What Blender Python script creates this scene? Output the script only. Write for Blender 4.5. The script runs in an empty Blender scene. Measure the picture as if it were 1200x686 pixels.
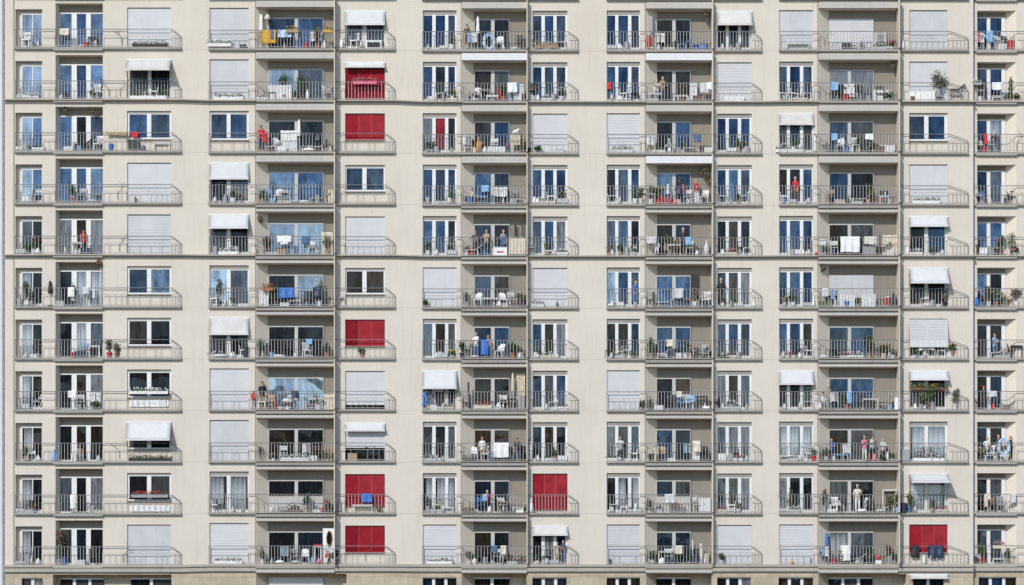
import bpy, math, random
from mathutils import Vector, Matrix
random.seed(7)
R = random.Random(11)
scene = bpy.context.scene
COL = scene.collection
S = 0.046                      # metres in one photo unit; the facade is measured in these units
Z0 = 6.0
def X(u): return (u - 600.0) * S
def Z(v): return Z0 + (686.0 - v) * S

# ------------------------------------------------------------------ materials
MATS = {}
def _new(name):
    m = bpy.data.materials.new(name); m.use_nodes = True
    nt = m.node_tree
    return m, nt, nt.nodes['Principled BSDF']
def plain(name, c, rough=0.6, var=0.10, scale=6.0, metallic=0.0, spec=0.5, bump=0.0):
    """A painted / moulded / woven surface with a little tonal wear of its own."""
    if name in MATS: return MATS[name]
    m, nt, b = _new(name)
    tc = nt.nodes.new('ShaderNodeTexCoord')
    n = nt.nodes.new('ShaderNodeTexNoise'); n.inputs['Scale'].default_value = scale; n.inputs['Detail'].default_value = 4
    nt.links.new(tc.outputs['Object'], n.inputs['Vector'])
    mr = nt.nodes.new('ShaderNodeMapRange')
    mr.inputs[1].default_value = 0.3; mr.inputs[2].default_value = 0.7
    mr.inputs[3].default_value = 1 - var; mr.inputs[4].default_value = 1 + var
    nt.links.new(n.outputs['Fac'], mr.inputs[0])
    mx = nt.nodes.new('ShaderNodeMix'); mx.data_type = 'RGBA'; mx.blend_type = 'MULTIPLY'
    mx.inputs[0].default_value = 1.0; mx.inputs[6].default_value = (*c, 1)
    nt.links.new(mr.outputs[0], mx.inputs[7]); nt.links.new(mx.outputs[2], b.inputs['Base Color'])
    b.inputs['Roughness'].default_value = rough; b.inputs['Metallic'].default_value = metallic
    b.inputs['Specular IOR Level'].default_value = spec
    if bump:
        bp = nt.nodes.new('ShaderNodeBump'); bp.inputs['Strength'].default_value = bump; bp.inputs['Distance'].default_value = 0.02
        nt.links.new(n.outputs['Fac'], bp.inputs['Height']); nt.links.new(bp.outputs['Normal'], b.inputs['Normal'])
    MATS[name] = m
    return m

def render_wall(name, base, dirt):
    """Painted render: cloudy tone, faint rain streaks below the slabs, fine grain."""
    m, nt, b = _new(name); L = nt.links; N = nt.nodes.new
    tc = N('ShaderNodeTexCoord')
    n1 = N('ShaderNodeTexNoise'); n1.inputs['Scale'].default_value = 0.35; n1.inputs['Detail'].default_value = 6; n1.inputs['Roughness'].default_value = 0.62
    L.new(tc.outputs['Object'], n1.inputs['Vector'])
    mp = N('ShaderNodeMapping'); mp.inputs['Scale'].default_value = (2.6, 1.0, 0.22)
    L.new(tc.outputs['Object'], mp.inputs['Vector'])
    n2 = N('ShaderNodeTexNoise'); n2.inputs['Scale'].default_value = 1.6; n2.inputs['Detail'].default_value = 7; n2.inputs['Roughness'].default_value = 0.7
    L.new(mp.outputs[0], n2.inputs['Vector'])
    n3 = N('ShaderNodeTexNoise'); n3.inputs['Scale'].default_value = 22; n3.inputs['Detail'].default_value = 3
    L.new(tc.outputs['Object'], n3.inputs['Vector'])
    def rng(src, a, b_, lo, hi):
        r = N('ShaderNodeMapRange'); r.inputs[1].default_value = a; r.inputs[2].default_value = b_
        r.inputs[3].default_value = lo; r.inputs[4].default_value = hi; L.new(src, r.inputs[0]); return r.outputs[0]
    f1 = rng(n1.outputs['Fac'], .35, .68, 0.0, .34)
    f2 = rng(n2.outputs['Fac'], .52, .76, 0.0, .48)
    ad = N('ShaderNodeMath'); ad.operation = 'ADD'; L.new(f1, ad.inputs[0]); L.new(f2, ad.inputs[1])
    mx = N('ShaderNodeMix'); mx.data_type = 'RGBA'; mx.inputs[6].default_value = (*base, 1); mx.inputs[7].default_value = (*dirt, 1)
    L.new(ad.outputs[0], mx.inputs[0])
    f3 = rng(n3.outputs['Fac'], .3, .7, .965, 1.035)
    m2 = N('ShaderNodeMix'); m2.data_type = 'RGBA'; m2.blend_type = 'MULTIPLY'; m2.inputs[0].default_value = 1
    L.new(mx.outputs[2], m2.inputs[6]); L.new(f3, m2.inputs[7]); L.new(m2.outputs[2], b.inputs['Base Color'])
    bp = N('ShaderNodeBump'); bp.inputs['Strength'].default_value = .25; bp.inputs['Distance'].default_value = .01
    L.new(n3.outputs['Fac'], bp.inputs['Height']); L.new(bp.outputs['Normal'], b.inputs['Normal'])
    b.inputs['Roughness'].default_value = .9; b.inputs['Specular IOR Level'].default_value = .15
    MATS[name] = m; return m

def stone_blocks(name):
    m, nt, b = _new(name); L = nt.links; N = nt.nodes.new
    tc = N('ShaderNodeTexCoord'); mp = N('ShaderNodeMapping'); mp.inputs['Rotation'].default_value = (math.radians(90), 0, 0)
    L.new(tc.outputs['Object'], mp.inputs['Vector'])
    br = N('ShaderNodeTexBrick'); br.inputs['Scale'].default_value = 1.0
    br.inputs['Brick Width'].default_value = 1.25; br.inputs['Row Height'].default_value = .46
    br.inputs['Mortar Size'].default_value = .012; br.inputs['Color1'].default_value = (.40, .335, .245, 1); br.inputs['Color2'].default_value = (.45, .385, .29, 1)
    br.inputs['Mortar'].default_value = (.27, .22, .16, 1)
    L.new(mp.outputs[0], br.inputs['Vector'])
    n = N('ShaderNodeTexNoise'); n.inputs['Scale'].default_value = 2.2; n.inputs['Detail'].default_value = 8
    L.new(tc.outputs['Object'], n.inputs['Vector'])
    mr = N('ShaderNodeMapRange'); mr.inputs[1].default_value = .3; mr.inputs[2].default_value = .7; mr.inputs[3].default_value = .85; mr.inputs[4].default_value = 1.1
    L.new(n.outputs['Fac'], mr.inputs[0])
    mx = N('ShaderNodeMix'); mx.data_type = 'RGBA'; mx.blend_type = 'MULTIPLY'; mx.inputs[0].default_value = 1
    L.new(br.outputs['Color'], mx.inputs[6]); L.new(mr.outputs[0], mx.inputs[7]); L.new(mx.outputs[2], b.inputs['Base Color'])
    b.inputs['Roughness'].default_value = .9
    MATS[name] = m; return m

def glass(name, room, tint, refl, warp=.35):
    """Window glass in front of a dark room: room tone plus a wavy mirror; sky colour and mottled reflections are painted in."""
    m, nt, b = _new(name); L = nt.links; N = nt.nodes.new
    tc = N('ShaderNodeTexCoord'); oi = N('ShaderNodeObjectInfo')
    n = N('ShaderNodeTexNoise'); n.inputs['Scale'].default_value = .8; n.inputs['Detail'].default_value = 1
    L.new(tc.outputs['Object'], n.inputs['Vector'])
    bp = N('ShaderNodeBump'); bp.inputs['Strength'].default_value = warp; bp.inputs['Distance'].default_value = .12
    L.new(n.outputs['Fac'], bp.inputs['Height'])
    mp = N('ShaderNodeMapping'); mp.inputs['Scale'].default_value = (5.0, 1, .7); L.new(tc.outputs['Object'], mp.inputs['Vector'])
    n2 = N('ShaderNodeTexNoise'); n2.inputs['Scale'].default_value = 1.5; n2.inputs['Detail'].default_value = 5; L.new(mp.outputs[0], n2.inputs['Vector'])
    mr = N('ShaderNodeMapRange'); mr.inputs[1].default_value = .35; mr.inputs[2].default_value = .75; mr.inputs[3].default_value = .6; mr.inputs[4].default_value = 1.6
    L.new(n2.outputs['Fac'], mr.inputs[0])
    mx = N('ShaderNodeMix'); mx.data_type = 'RGBA'; mx.blend_type = 'MULTIPLY'; mx.inputs[0].default_value = 1; mx.inputs[6].default_value = (*room, 1)
    L.new(mr.outputs[0], mx.inputs[7])
    df = N('ShaderNodeBsdfDiffuse'); L.new(mx.outputs[2], df.inputs['Color'])
    gl = N('ShaderNodeBsdfGlossy'); gl.inputs['Roughness'].default_value = .03; gl.inputs['Color'].default_value = (*tint, 1)
    L.new(bp.outputs['Normal'], gl.inputs['Normal'])
    rr = N('ShaderNodeMapRange'); rr.inputs[3].default_value = refl * .6; rr.inputs[4].default_value = min(1, refl * 1.4)
    L.new(oi.outputs['Random'], rr.inputs[0])
    n4 = N('ShaderNodeTexNoise'); n4.inputs['Scale'].default_value = 1.1; n4.inputs['Detail'].default_value = 4; n4.inputs['Roughness'].default_value = .6
    mp4 = N('ShaderNodeMapping'); mp4.inputs['Scale'].default_value = (1.6, 1, .8); L.new(tc.outputs['Object'], mp4.inputs['Vector']); L.new(mp4.outputs[0], n4.inputs['Vector'])
    r4 = N('ShaderNodeMapRange'); r4.inputs[1].default_value = .36; r4.inputs[2].default_value = .60; r4.inputs[3].default_value = .38; r4.inputs[4].default_value = 1.25; L.new(n4.outputs['Fac'], r4.inputs[0])  # mottling painted into the reflection for mirrored clouds and buildings
    mm = N('ShaderNodeMath'); mm.operation = 'MULTIPLY'; L.new(rr.outputs[0], mm.inputs[0]); L.new(r4.outputs[0], mm.inputs[1])
    ms = N('ShaderNodeMixShader'); L.new(mm.outputs[0], ms.inputs[0]); L.new(df.outputs[0], ms.inputs[1]); L.new(gl.outputs[0], ms.inputs[2])
    L.new(ms.outputs[0], nt.nodes['Material Output'].inputs['Surface'])
    MATS[name] = m; return m

def clear_glass(name):
    m, nt, b = _new(name); L = nt.links; N = nt.nodes.new
    tr = N('ShaderNodeBsdfTransparent'); tr.inputs['Color'].default_value = (.88, .89, .9, 1)
    gl = N('ShaderNodeBsdfGlossy'); gl.inputs['Roughness'].default_value = .03; gl.inputs['Color'].default_value = (.7, .8, 1, 1)
    ms = N('ShaderNodeMixShader'); ms.inputs[0].default_value = .06
    L.new(tr.outputs[0], ms.inputs[1]); L.new(gl.outputs[0], ms.inputs[2]); L.new(ms.outputs[0], nt.nodes['Material Output'].inputs['Surface'])
    MATS[name] = m; return m

WALL = render_wall('cream_render', (.61, .558, .484), (.475, .425, .362))
WALL_IN = render_wall('loggia_render', (.68, .61, .51), (.56, .49, .41))  # lighter than the facade so the sunlit splays look brighter
WALL_BACK = render_wall('loggia_back_shade', (.25, .225, .19), (.18, .158, .132))  # shade of the recess put into the back wall's colour
SLAB = render_wall('slab_concrete', (.33, .31, .28), (.19, .172, .15))
LIP = render_wall('slab_lip_paint', (.47, .445, .405), (.36, .335, .30))
STONE = stone_blocks('stone_blocks')
MOULD = render_wall('moulding_stone', (.41, .375, .325), (.26, .235, .20))
PJOINT = plain('panel_joint_filler', (.40, .36, .31), .9)
JOINT = plain('joint_filler', (.16, .14, .12), .9)
WFRAME = plain('white_window_paint', (.66, .66, .65), .45, .05)
DFRAME = plain('shaded_door_frame', (.44, .43, .41), .5, .06)  # white frames darkened in colour for the shade inside the loggias
SHUT = plain('white_shutter', (.515, .515, .53), .5, .04, 1.5)
AWN = plain('white_awning_cloth', (.56, .56, .57), .8, .04, 3)
AWNG = plain('grey_awning_cloth', (.52, .53, .55), .8, .06, 3)
REDC = plain('red_blind_cloth', (.25, .014, .024), .85, .12, 2.5, 0, .08)
REDB = plain('red_blind_shaded_cloth', (.19, .010, .017), .85, .16, 2.5, 0, .08)
REDF = plain('faded_red_blind_cloth', (.28, .024, .034), .85, .22, 1.6, 0, .08)
SHUTB = plain('aged_shutter', (.47, .475, .49), .55, .07, 1.2)
AWNC = plain('cream_awning_cloth', (.55, .54, .51), .85, .08, 2)
REDD = plain('red_blind_lower_cloth', (.38, .018, .03), .75, .25, 5)
SEAM = plain('blind_seam', (.40, .13, .13), .8)
RAIL = plain('grey_rail_paint', (.35, .34, .325), .5, .2, 20)
HRAIL = plain('handrail_paint', (.17, .17, .17), .5, .2, 9)
DKMET = plain('dark_metal', (.06, .06, .065), .5)
GB = glass('sky_blue_glass', (.012, .03, .075), (.42, .56, .80), .24)
GN = glass('navy_glass', (.008, .02, .05), (.30, .42, .62), .125)
GD = glass('dark_glass', (.010, .011, .013), (.75, .85, 1), .026)
GG = glass('grey_glass', (.05, .06, .075), (.6, .75, 1), .07)
GP = glass('pale_blue_glass', (.11, .145, .19), (.60, .74, .92), .31)
GK = glass('brown_glass', (.035, .026, .018), (.8, .8, .9), .03)
GR = glass('red_curtained_glass', (.17, .012, .015), (.8, .8, .9), .03)
GC = clear_glass('clear_glass')
CURT = plain('net_curtain', (.66, .67, .68), .9, .12, 8)
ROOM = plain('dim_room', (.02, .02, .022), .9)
VAR = {GB: [GB, glass('sky_blue_glass_pale', (.03, .05, .08), (.46, .60, .82), .27), glass('sky_blue_glass_deep', (.01, .025, .06), (.34, .48, .76), .20)],
       GN: [GN, glass('navy_glass_grey', (.02, .026, .04), (.38, .48, .62), .11), glass('navy_glass_deep', (.005, .014, .035), (.24, .38, .64), .10), GN],
       GD: [GD, GD, glass('dark_glass_bluish', (.012, .017, .026), (.4, .55, .85), .055), glass('dark_glass_warm', (.018, .015, .011), (.8, .85, .9), .025), glass('dark_glass_netted', (.045, .046, .048), (.7, .8, .9), .04)],
       GG: [GG, glass('grey_glass_netted', (.13, .135, .145), (.6, .75, 1), .05)]}
PCODE = {'b': GB, 'n': GN, 'd': GD, 'g': GG, 'p': GP, 'k': GK, 'r': GR, 'c': GC}

# ------------------------------------------------------------------ mesh builder
class MB:
    def __init__(s): s.v = []; s.f = []; s.m = []
    def quad(s, a, b, c, d, m=0):
        i = len(s.v); s.v += [tuple(a), tuple(b), tuple(c), tuple(d)]; s.f.append((i, i+1, i+2, i+3)); s.m.append(m)
    def box(s, x0, x1, y0, y1, z0, z1, m=0):
        if x0 > x1: x0, x1 = x1, x0
        if y0 > y1: y0, y1 = y1, y0
        if z0 > z1: z0, z1 = z1, z0
        i = len(s.v)
        s.v += [(x0,y0,z0),(x1,y0,z0),(x1,y1,z0),(x0,y1,z0),(x0,y0,z1),(x1,y0,z1),(x1,y1,z1),(x0,y1,z1)]
        for q in ((0,3,2,1),(4,5,6,7),(0,1,5,4),(1,2,6,5),(2,3,7,6),(3,0,4,7)):
            s.f.append(tuple(i+k for k in q)); s.m.append(m)
        return s
    def hexa(s, p, m=0):
        i = len(s.v); s.v += [tuple(q) for q in p]
        for q in ((0,3,2,1),(4,5,6,7),(0,1,5,4),(1,2,6,5),(2,3,7,6),(3,0,4,7)):
            s.f.append(tuple(i+k for k in q)); s.m.append(m)
        return s
    def tube(s, pts, r, n=6, m=0, cap=True):
        pts = [Vector(p) for p in pts]
        rs = r if isinstance(r, (list, tuple)) else [r]*len(pts)
        i0 = len(s.v)
        for k, p in enumerate(pts):
            t = (pts[min(k+1, len(pts)-1)] - pts[max(k-1, 0)]).normalized()
            a = t.cross(Vector((0, 0, 1)))
            if a.length < 1e-3: a = t.cross(Vector((1, 0, 0)))
            a.normalize(); b = t.cross(a)
            for j in range(n):
                w = 2*math.pi*j/n
                s.v.append(tuple(p + (a*math.cos(w) + b*math.sin(w))*rs[k]))
        for k in range(len(pts)-1):
            for j in range(n):
                s.f.append((i0+k*n+j, i0+k*n+(j+1) % n, i0+(k+1)*n+(j+1) % n, i0+(k+1)*n+j)); s.m.append(m)
        if cap:
            s.f.append(tuple(i0+j for j in range(n))[::-1]); s.m.append(m)
            s.f.append(tuple(i0+(len(pts)-1)*n+j for j in range(n))); s.m.append(m)
        return s
    def lathe(s, prof, n=12, c=(0, 0, 0), m=0):
        i0 = len(s.v)
        for (r, z) in prof:
            for j in range(n):
                w = 2*math.pi*j/n
                s.v.append((c[0]+r*math.cos(w), c[1]+r*math.sin(w), c[2]+z))
        for k in range(len(prof)-1):
            for j in range(n):
                s.f.append((i0+k*n+j, i0+k*n+(j+1) % n, i0+(k+1)*n+(j+1) % n, i0+(k+1)*n+j)); s.m.append(m)
        s.f.append(tuple(i0+j for j in range(n))[::-1]); s.m.append(m)
        s.f.append(tuple(i0+(len(prof)-1)*n+j for j in range(n))); s.m.append(m)
        return s
    def ball(s, c, r, n=10, sq=(1, 1, 1), m=0):
        i0 = len(s.v); h = n//2+1
        for k in range(h+1):
            t = math.pi*k/h
            for j in range(n):
                w = 2*math.pi*j/n
                s.v.append((c[0]+r*sq[0]*math.sin(t)*math.cos(w), c[1]+r*sq[1]*math.sin(t)*math.sin(w), c[2]+r*sq[2]*math.cos(t)))
        for k in range(h):
            for j in range(n):
                s.f.append((i0+k*n+j, i0+(k+1)*n+j, i0+(k+1)*n+(j+1) % n, i0+k*n+(j+1) % n)); s.m.append(m)
        return s
    def sheet(s, fn, nu, nv, th=.006, m=0):
        """A cloth: fn(u, v) -> point; doubled so that it has a thickness."""
        i0 = len(s.v)
        P = [[Vector(fn(u/nu, v/nv)) for u in range(nu+1)] for v in range(nv+1)]
        for side in (0, 1):
            for v in range(nv+1):
                for u in range(nu+1):
                    du = P[v][min(u+1, nu)] - P[v][max(u-1, 0)]; dv = P[min(v+1, nv)][u] - P[max(v-1, 0)][u]
                    nn = du.cross(dv); nn = nn.normalized() if nn.length > 1e-9 else Vector((0, -1, 0))
                    s.v.append(tuple(P[v][u] + nn*(th if side else 0)))
        w = nu+1; o = (nu+1)*(nv+1)
        for v in range(nv):
            for u in range(nu):
                a = i0+v*w+u
                s.f.append((a, a+w, a+w+1, a+1)); s.m.append(m)
                s.f.append((a+o, a+o+1, a+o+w+1, a+o+w)); s.m.append(m)
        for v in range(nv):
            for u in (0, nu):
                a = i0+v*w+u; s.f.append((a, a+w, a+w+o, a+o)); s.m.append(m)
        for u in range(nu):
            for v in (0, nv):
                a = i0+v*w+u; s.f.append((a, a+1, a+1+o, a+o)); s.m.append(m)
        return s
    def leaves(s, c, rad, n, size, rr=R, m=0, shell=.5):
        """Leaf blades spread through an uneven clump."""
        for _ in range(n):
            while True:
                p = Vector((rr.uniform(-1, 1), rr.uniform(-1, 1), rr.uniform(-1, 1)))
                if shell*rr.random() < p.length < 1: break
            q = Vector((c[0]+p.x*rad[0], c[1]+p.y*rad[1], c[2]+p.z*rad[2]))
            d = Vector((rr.gauss(0, 1), rr.gauss(0, 1), rr.gauss(.3, .8))).normalized()
            e = d.cross(Vector((rr.gauss(0, 1), rr.gauss(0, 1), rr.gauss(0, 1)))).normalized()
            L = size*rr.uniform(.6, 1.4); W = L*.32
            s.quad(q, q + d*L*.5 + e*W, q + d*L, q + d*L*.5 - e*W, m)
        return s
    def mesh(s, name, mats):
        me = bpy.data.meshes.new(name)
        me.from_pydata(s.v, [], s.f)
        for mm in (mats if isinstance(mats, (list, tuple)) else [mats]): me.materials.append(mm)
        if any(s.m): me.polygons.foreach_set('material_index', s.m)
        me.validate(); me.update()
        return me
    def build(s, name, mats, parent=None, smooth=False, loc=None):
        me = s.mesh(name, mats)
        if smooth: me.polygons.foreach_set('use_smooth', [True]*len(me.polygons))
        o = bpy.data.objects.new(name, me); COL.objects.link(o)
        if parent: o.parent = parent
        if loc: o.location = loc
        return o

LABELS = {}
def tag(o, label=None, cat=None, group=None, kind=None):
    if label:
        o['label'] = label
        if cat:
            LABELS.setdefault(label, []).append(o.name)
    if cat: o['category'] = cat
    if group: o['group'] = group
    if kind: o['kind'] = kind
    return o
def empty(name, loc=(0, 0, 0), rz=0.0):
    o = bpy.data.objects.new(name, None); COL.objects.link(o); o.empty_display_size = .1
    o.location = loc; o.rotation_euler = (0, 0, rz); return o
# ------------------------------------------------------------------ the building
BLD = tag(empty('apartment_building'), 'long cream apartment block with rows of railed balconies and window bays', 'building')
NROW = 11
# kinds of bay: W full-height glass, w window over a parapet, S plain shutter, L slatted shutter, R red blind to the floor, r red blind to a sill,
# A awning (drop, reach) over glass; letters after ':' are the panes, one by one
A1 = ['W:pp','W:pp','W:pb','W:pb','W:gd','W:cd','W:cd','W:cd','W:cd','W:cd','W:cd']
A2 = ['bbb','bnb','bdn','bnb','gdg','dcc','dcg','ddg','ddd','gdg','ddd']
Bc = ['S:0','A:16:.9|W:dd','w:nn','S:0','S:0','w:db','w:dd','w:dd','A:23:.75|w:dd','w:dd','S:0']
C1 = ['S:0','S:0','w:nn','A:20:.25|W:dg','A:18:.5|W:dd','W:pg','A:21:.3|W:dd','S:0','S:0','W:cc','L:0']
C2 = ['db','pg','dd','bb','pp','dp','dd','pp','dd','dd:P','dd']
C3 = ['A:18:.35|W:gg','A:7:.3|R:1','r:1','w:dn','S:0','w:dk','r:1','S:5','A:10:.3|S:15','R:8','r:1']
D1 = ['W:nnn','W:ndn','W:grd','W:ndn','W:bnd','S:0','W:gdd','A:22:.5|W:ddd','W:ddd','W:ccc','L:0']
D2 = ['dd','dd','dn','bd','dd','nk','dn','dd','kk','dn','dd']
D3 = ['W:nnn','W:nnn','S:0','W:nnn','W:nng','S:0','W:ndg','W:ddn','W:dkd','R:4','A:12:.3|W:dgn']
E1 = ['W:nnn','W:nnn','S:0','W:dnn','W:gbd','W:pnn','W:ddd','S:0','W:gdg','W:dcc','L:0']
E2 = ['dd','dd','dn','bn','dd','bb','nn','dk','nd','dd:P','dd']
E3 = ['A:18:.45|W:ddd','S:0','W:nnn','W:nbn','W:dkd','W:ndg','W:nnn','W:gdg','W:ggg','W:gdg','S:0']
F1 = ['S:0','W:nnn','A:14:.2|W:ddd','W:ddn','W:nnn','W:nnn','W:bnd','A:17:.35|W:ddd','W:ccc','W:gdd','L:0']
F2 = ['SS','gg','nd','nd','dd','SS','nn','nn','dd','dd','cg']
F3 = ['S:0','S:0','w:nn','S:0','A:13:.35|W:dn','A:20:.7|W:dd','M:26:.75|W:dd','A:12:.45|W:dd','W:cc','A:12:1.0|W:cc','r:1']
G1 = ['nn','nn','nc','ng','bb','bd','dd','dd','dd','dd','gg']

STACKS = [
 dict(k=1, s0=56.0, p=60.6, reg=(16.5, 228), slab=(17, 212.5), end=True, droop=201, cols=[
   dict(t='win', x=(18, 49.5), fx=24.2, top=-45, full=[(25.5, 37), (38, 48.3)], cas=[], cells=A1, dp=.24),
   dict(t='log', x=(65, 120.5), ceil=-52, spl=3, depth=.5, fin=False, win=(68, 120.3), wtop=-43, panes=[(69, 82.5), (88.5, 99.5), (105, 119.8)], cells=A2, tier=False),
   dict(t='win', x=(149, 200.5), top=-47, full=[(151.5, 173), (177, 198.5)], cas=[(151.5, 172), (177, 198.5)], cells=Bc, dp=.14)]),
 dict(k=2, s0=57.3, p=60.38, reg=(228, 478), slab=(244.5, 463), end=True, droop=451.5, cols=[
   dict(t='win', x=(245.5, 291.5), top=-48, full=[(247, 265.5), (270, 290)], cas=[(247.5, 265.5), (270, 289)], cells=C1, dp=.14),
   dict(t='log', x=(300, 392), ceil=-48, spl=13, depth=.52, fin=True, win=(313.5, 378.5), wtop=-38.5, panes=[(314.5, 344.5), (348.5, 377.8)], cells=C2, tier=True),
   dict(t='win', x=(404.5, 451), top=-45, full=[(406, 424.5), (429.5, 449.5)], cas=[(406, 424.5), (429.5, 449.5)], cells=C3, dp=.14)]),
 dict(k=3, s0=58.8, p=60.26, reg=(478, 693), slab=(494.5, 677.5), end=True, droop=665, cols=[
   dict(t='win', x=(495.5, 535), top=-46.5, full=[(496.5, 506.5), (510.5, 521.5), (525.3, 533)], cas=[], cells=D1, dp=.14),
   dict(t='log', x=(541, 617), ceil=-47.5, spl=14, depth=.52, fin=True, win=(555.5, 597), wtop=-38.5, panes=[(556.3, 575.3), (579.5, 596.3)], cells=D2, tier=True),
   dict(t='win', x=(624, 665), top=-46, full=[(625, 634.5), (638.5, 648.5), (652.3, 662.5)], cas=[], cells=D3, dp=.14)]),
 dict(k=4, s0=58.9, p=60.24, reg=(693, 901), slab=(710.5, 892.5), end=True, droop=880, cols=[
   dict(t='win', x=(711, 750), top=-46.5, full=[(711.8, 721), (724.7, 736), (740, 748.6)], cas=[], cells=E1, dp=.14),
   dict(t='log', x=(756.5, 834), ceil=-47.5, spl=14, depth=.52, fin=True, win=(769.5, 810), wtop=-38.5, panes=[(770.3, 788.3), (792.4, 809.3)], cells=E2, tier=True),
   dict(t='win', x=(840.5, 881), top=-46, full=[(841.3, 850.5), (854.3, 864.8), (868.7, 878.5)], cas=[], cells=E3, dp=.14)]),
 dict(k=5, s0=58.5, p=60.28, reg=(901, 1140.5), slab=(912.5, 1134.5), end=True, droop=1111, cols=[
   dict(t='win', x=(913, 953), top=-46.5, full=[(913.8, 922.3), (926, 937.6), (941.6, 951.5)], cas=[], cells=F1, dp=.14),
   dict(t='log', x=(959, 1052), ceil=-48, spl=13.5, depth=.52, fin=True, win=(972.5, 1025), wtop=-38.5, panes=[(973.3, 994.6), (998.6, 1024.3)], cells=F2, tier=True),
   dict(t='win', x=(1065.5, 1110.5), top=-46.5, full=[(1067, 1083.5), (1088, 1107.5)], cas=[(1064.8, 1083.3), (1088.3, 1107)], cells=F3, dp=.14)]),
 dict(k=6, s0=57.4, p=60.32, reg=(1140.5, 1330), slab=(1141, 1268), end=False, droop=None, y=.26, cols=[
   dict(t='log', x=(1146, 1192), ceil=-46, spl=1.2, splr=11, depth=.5, fin=False, win=(1147.4, 1181), wtop=-40.5, panes=[(1148, 1158.8), (1163, 1176.2)], cells=G1, tier=False)]),
]
# the storey under the lower string course, glimpsed along the bottom
GROUND = {1: [(25.5, 50, 'dc'), (69, 120, 'ddd'), (152, 200, 'dd')], 2: [(314, 378, 'SS')], 3: [(495.5, 535, 'ndd'), (556, 597, 'dd'), (624, 664, 'ddd')],
          4: [(711, 750, 'ddd'), (770, 810, 'dd'), (840.5, 880, 'ddg')], 5: [(912.5, 953, 'ddk'), (972.5, 1024, 'dgd'), (1070, 1106, 'dd')], 6: [(1148, 1192, 'dbd')]}
GLOG = {1: (62, 201), 2: (300, 406), 3: (541, 617), 4: (757, 834), 5: (959, 1062), 6: None}
def sv(st, r): return st['s0'] + st['p']*r
TOPV = -75.0
def ceil_of(c, r): return -50.0 if c.get('tier') and r >= 4 else c['ceil']
BASEV = lambda st: sv(st, 10) + 9.5

def region(mb, x0, x1, v0, v1, holes, y):
    xs = sorted({x0, x1, *[h[0] for h in holes], *[h[1] for h in holes]})
    vs = sorted({v0, v1, *[h[2] for h in holes], *[h[3] for h in holes]})
    for a, b in zip(xs, xs[1:]):
        run = None
        for c, d in zip(vs, vs[1:]):
            mx, mv = (a+b)/2, (c+d)/2
            solid = not any(h[0] < mx < h[1] and h[2] < mv < h[3] for h in holes)
            if solid: run = (run[0], d) if run else (c, d)
            if run and (not solid or d == vs[-1]):
                mb.quad((X(a), y, Z(run[1])), (X(b), y, Z(run[1])), (X(b), y, Z(run[0])), (X(a), y, Z(run[0]))); run = None

wall, reveal, stone, lback = MB(), MB(), MB(), MB()
def reveal_box(mb, xa, xb, va, vb, y0, y1, back=True, dl=0, dr=0):
    """Jambs, head, floor and back of a recess; dl / dr splay its side walls."""
    f = [(X(xa), y0), (X(xb), y0)]; k = [(X(xa+dl), y1), (X(xb-dr), y1)]
    zb, zt = Z(vb), Z(va)
    mb.quad((*f[0], zb), (*k[0], zb), (*k[0], zt), (*f[0], zt))
    mb.quad((*f[1], zb), (*k[1], zb), (*k[1], zt), (*f[1], zt))
    mb.quad((*f[0], zt), (*f[1], zt), (*k[1], zt), (*k[0], zt))
    mb.quad((*f[0], zb), (*f[1], zb), (*k[1], zb), (*k[0], zb))
    if back: (back if isinstance(back, MB) else mb).quad((*k[0], zb), (*k[1], zb), (*k[1], zt), (*k[0], zt))

for st in STACKS:
    y = st.get('y', 0.0); holes = []
    for c in st['cols']:
        for r in range(NROW):
            s = sv(st, r)
            if c['t'] == 'win':
                va = s + c['top']; cell = c['cells'][r]
                holes.append((*c['x'], va, s))
                reveal_box(reveal, *c['x'], va, s, y, y+c['dp']+.08)
                if cell.split('|')[-1][0] in 'wr':      # parapet below the sill
                    wall.box(X(c['x'][0]), X(c['x'][1]), y+.03, y+c['dp']+.02, Z(s), Z(s-13.5))
            else:
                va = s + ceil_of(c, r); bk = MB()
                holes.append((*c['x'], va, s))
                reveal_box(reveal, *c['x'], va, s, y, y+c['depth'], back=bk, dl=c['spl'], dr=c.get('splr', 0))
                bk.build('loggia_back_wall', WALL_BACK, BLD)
    region(wall, *st['reg'], TOPV, BASEV(st), holes, y)
    hs = []
    g = GLOG[st['k']]; v0 = BASEV(st); v1 = sv(st, 11)
    if g:
        hs.append((*g, v0+2, v1)); reveal_box(stone, *g, v0+2, v1, y, y+.62, dl=13 if st['k'] > 1 else 3)
    for (xa, xb, _) in GROUND[st['k']]:
        if not (g and g[0] < xa < g[1]):
            hs.append((xa, xb, v0+6, v1)); reveal_box(stone, xa, xb, v0+6, v1, y, y+.28)
    region(stone, *st['reg'], v0, Z(0)*0 + 686 + Z0/S, hs, y)
EX0, EX1, DEEP = 5.5, 1330, 13.0
gv = 686 + Z0/S
region(wall, EX0, 16.5, TOPV, BASEV(STACKS[0]), [], 0.0); region(stone, EX0, 16.5, BASEV(STACKS[0]), gv, [], 0.0)
zt = Z(TOPV)
wall.quad((X(1140.5), 0, 0), (X(1140.5), .26, 0), (X(1140.5), .26, zt), (X(1140.5), 0, zt))
wall.quad((X(EX0), 0, 0), (X(EX0), DEEP, 0), (X(EX0), DEEP, zt), (X(EX0), 0, zt))
wall.quad((X(EX1), .26, 0), (X(EX1), DEEP, 0), (X(EX1), DEEP, zt), (X(EX1), .26, zt))
wall.quad((X(EX0), DEEP, 0), (X(EX1), DEEP, 0), (X(EX1), DEEP, zt), (X(EX0), DEEP, zt))
wall.build('wall', WALL, BLD)
reveal.build('recess_wall', WALL_IN, BLD)
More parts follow.
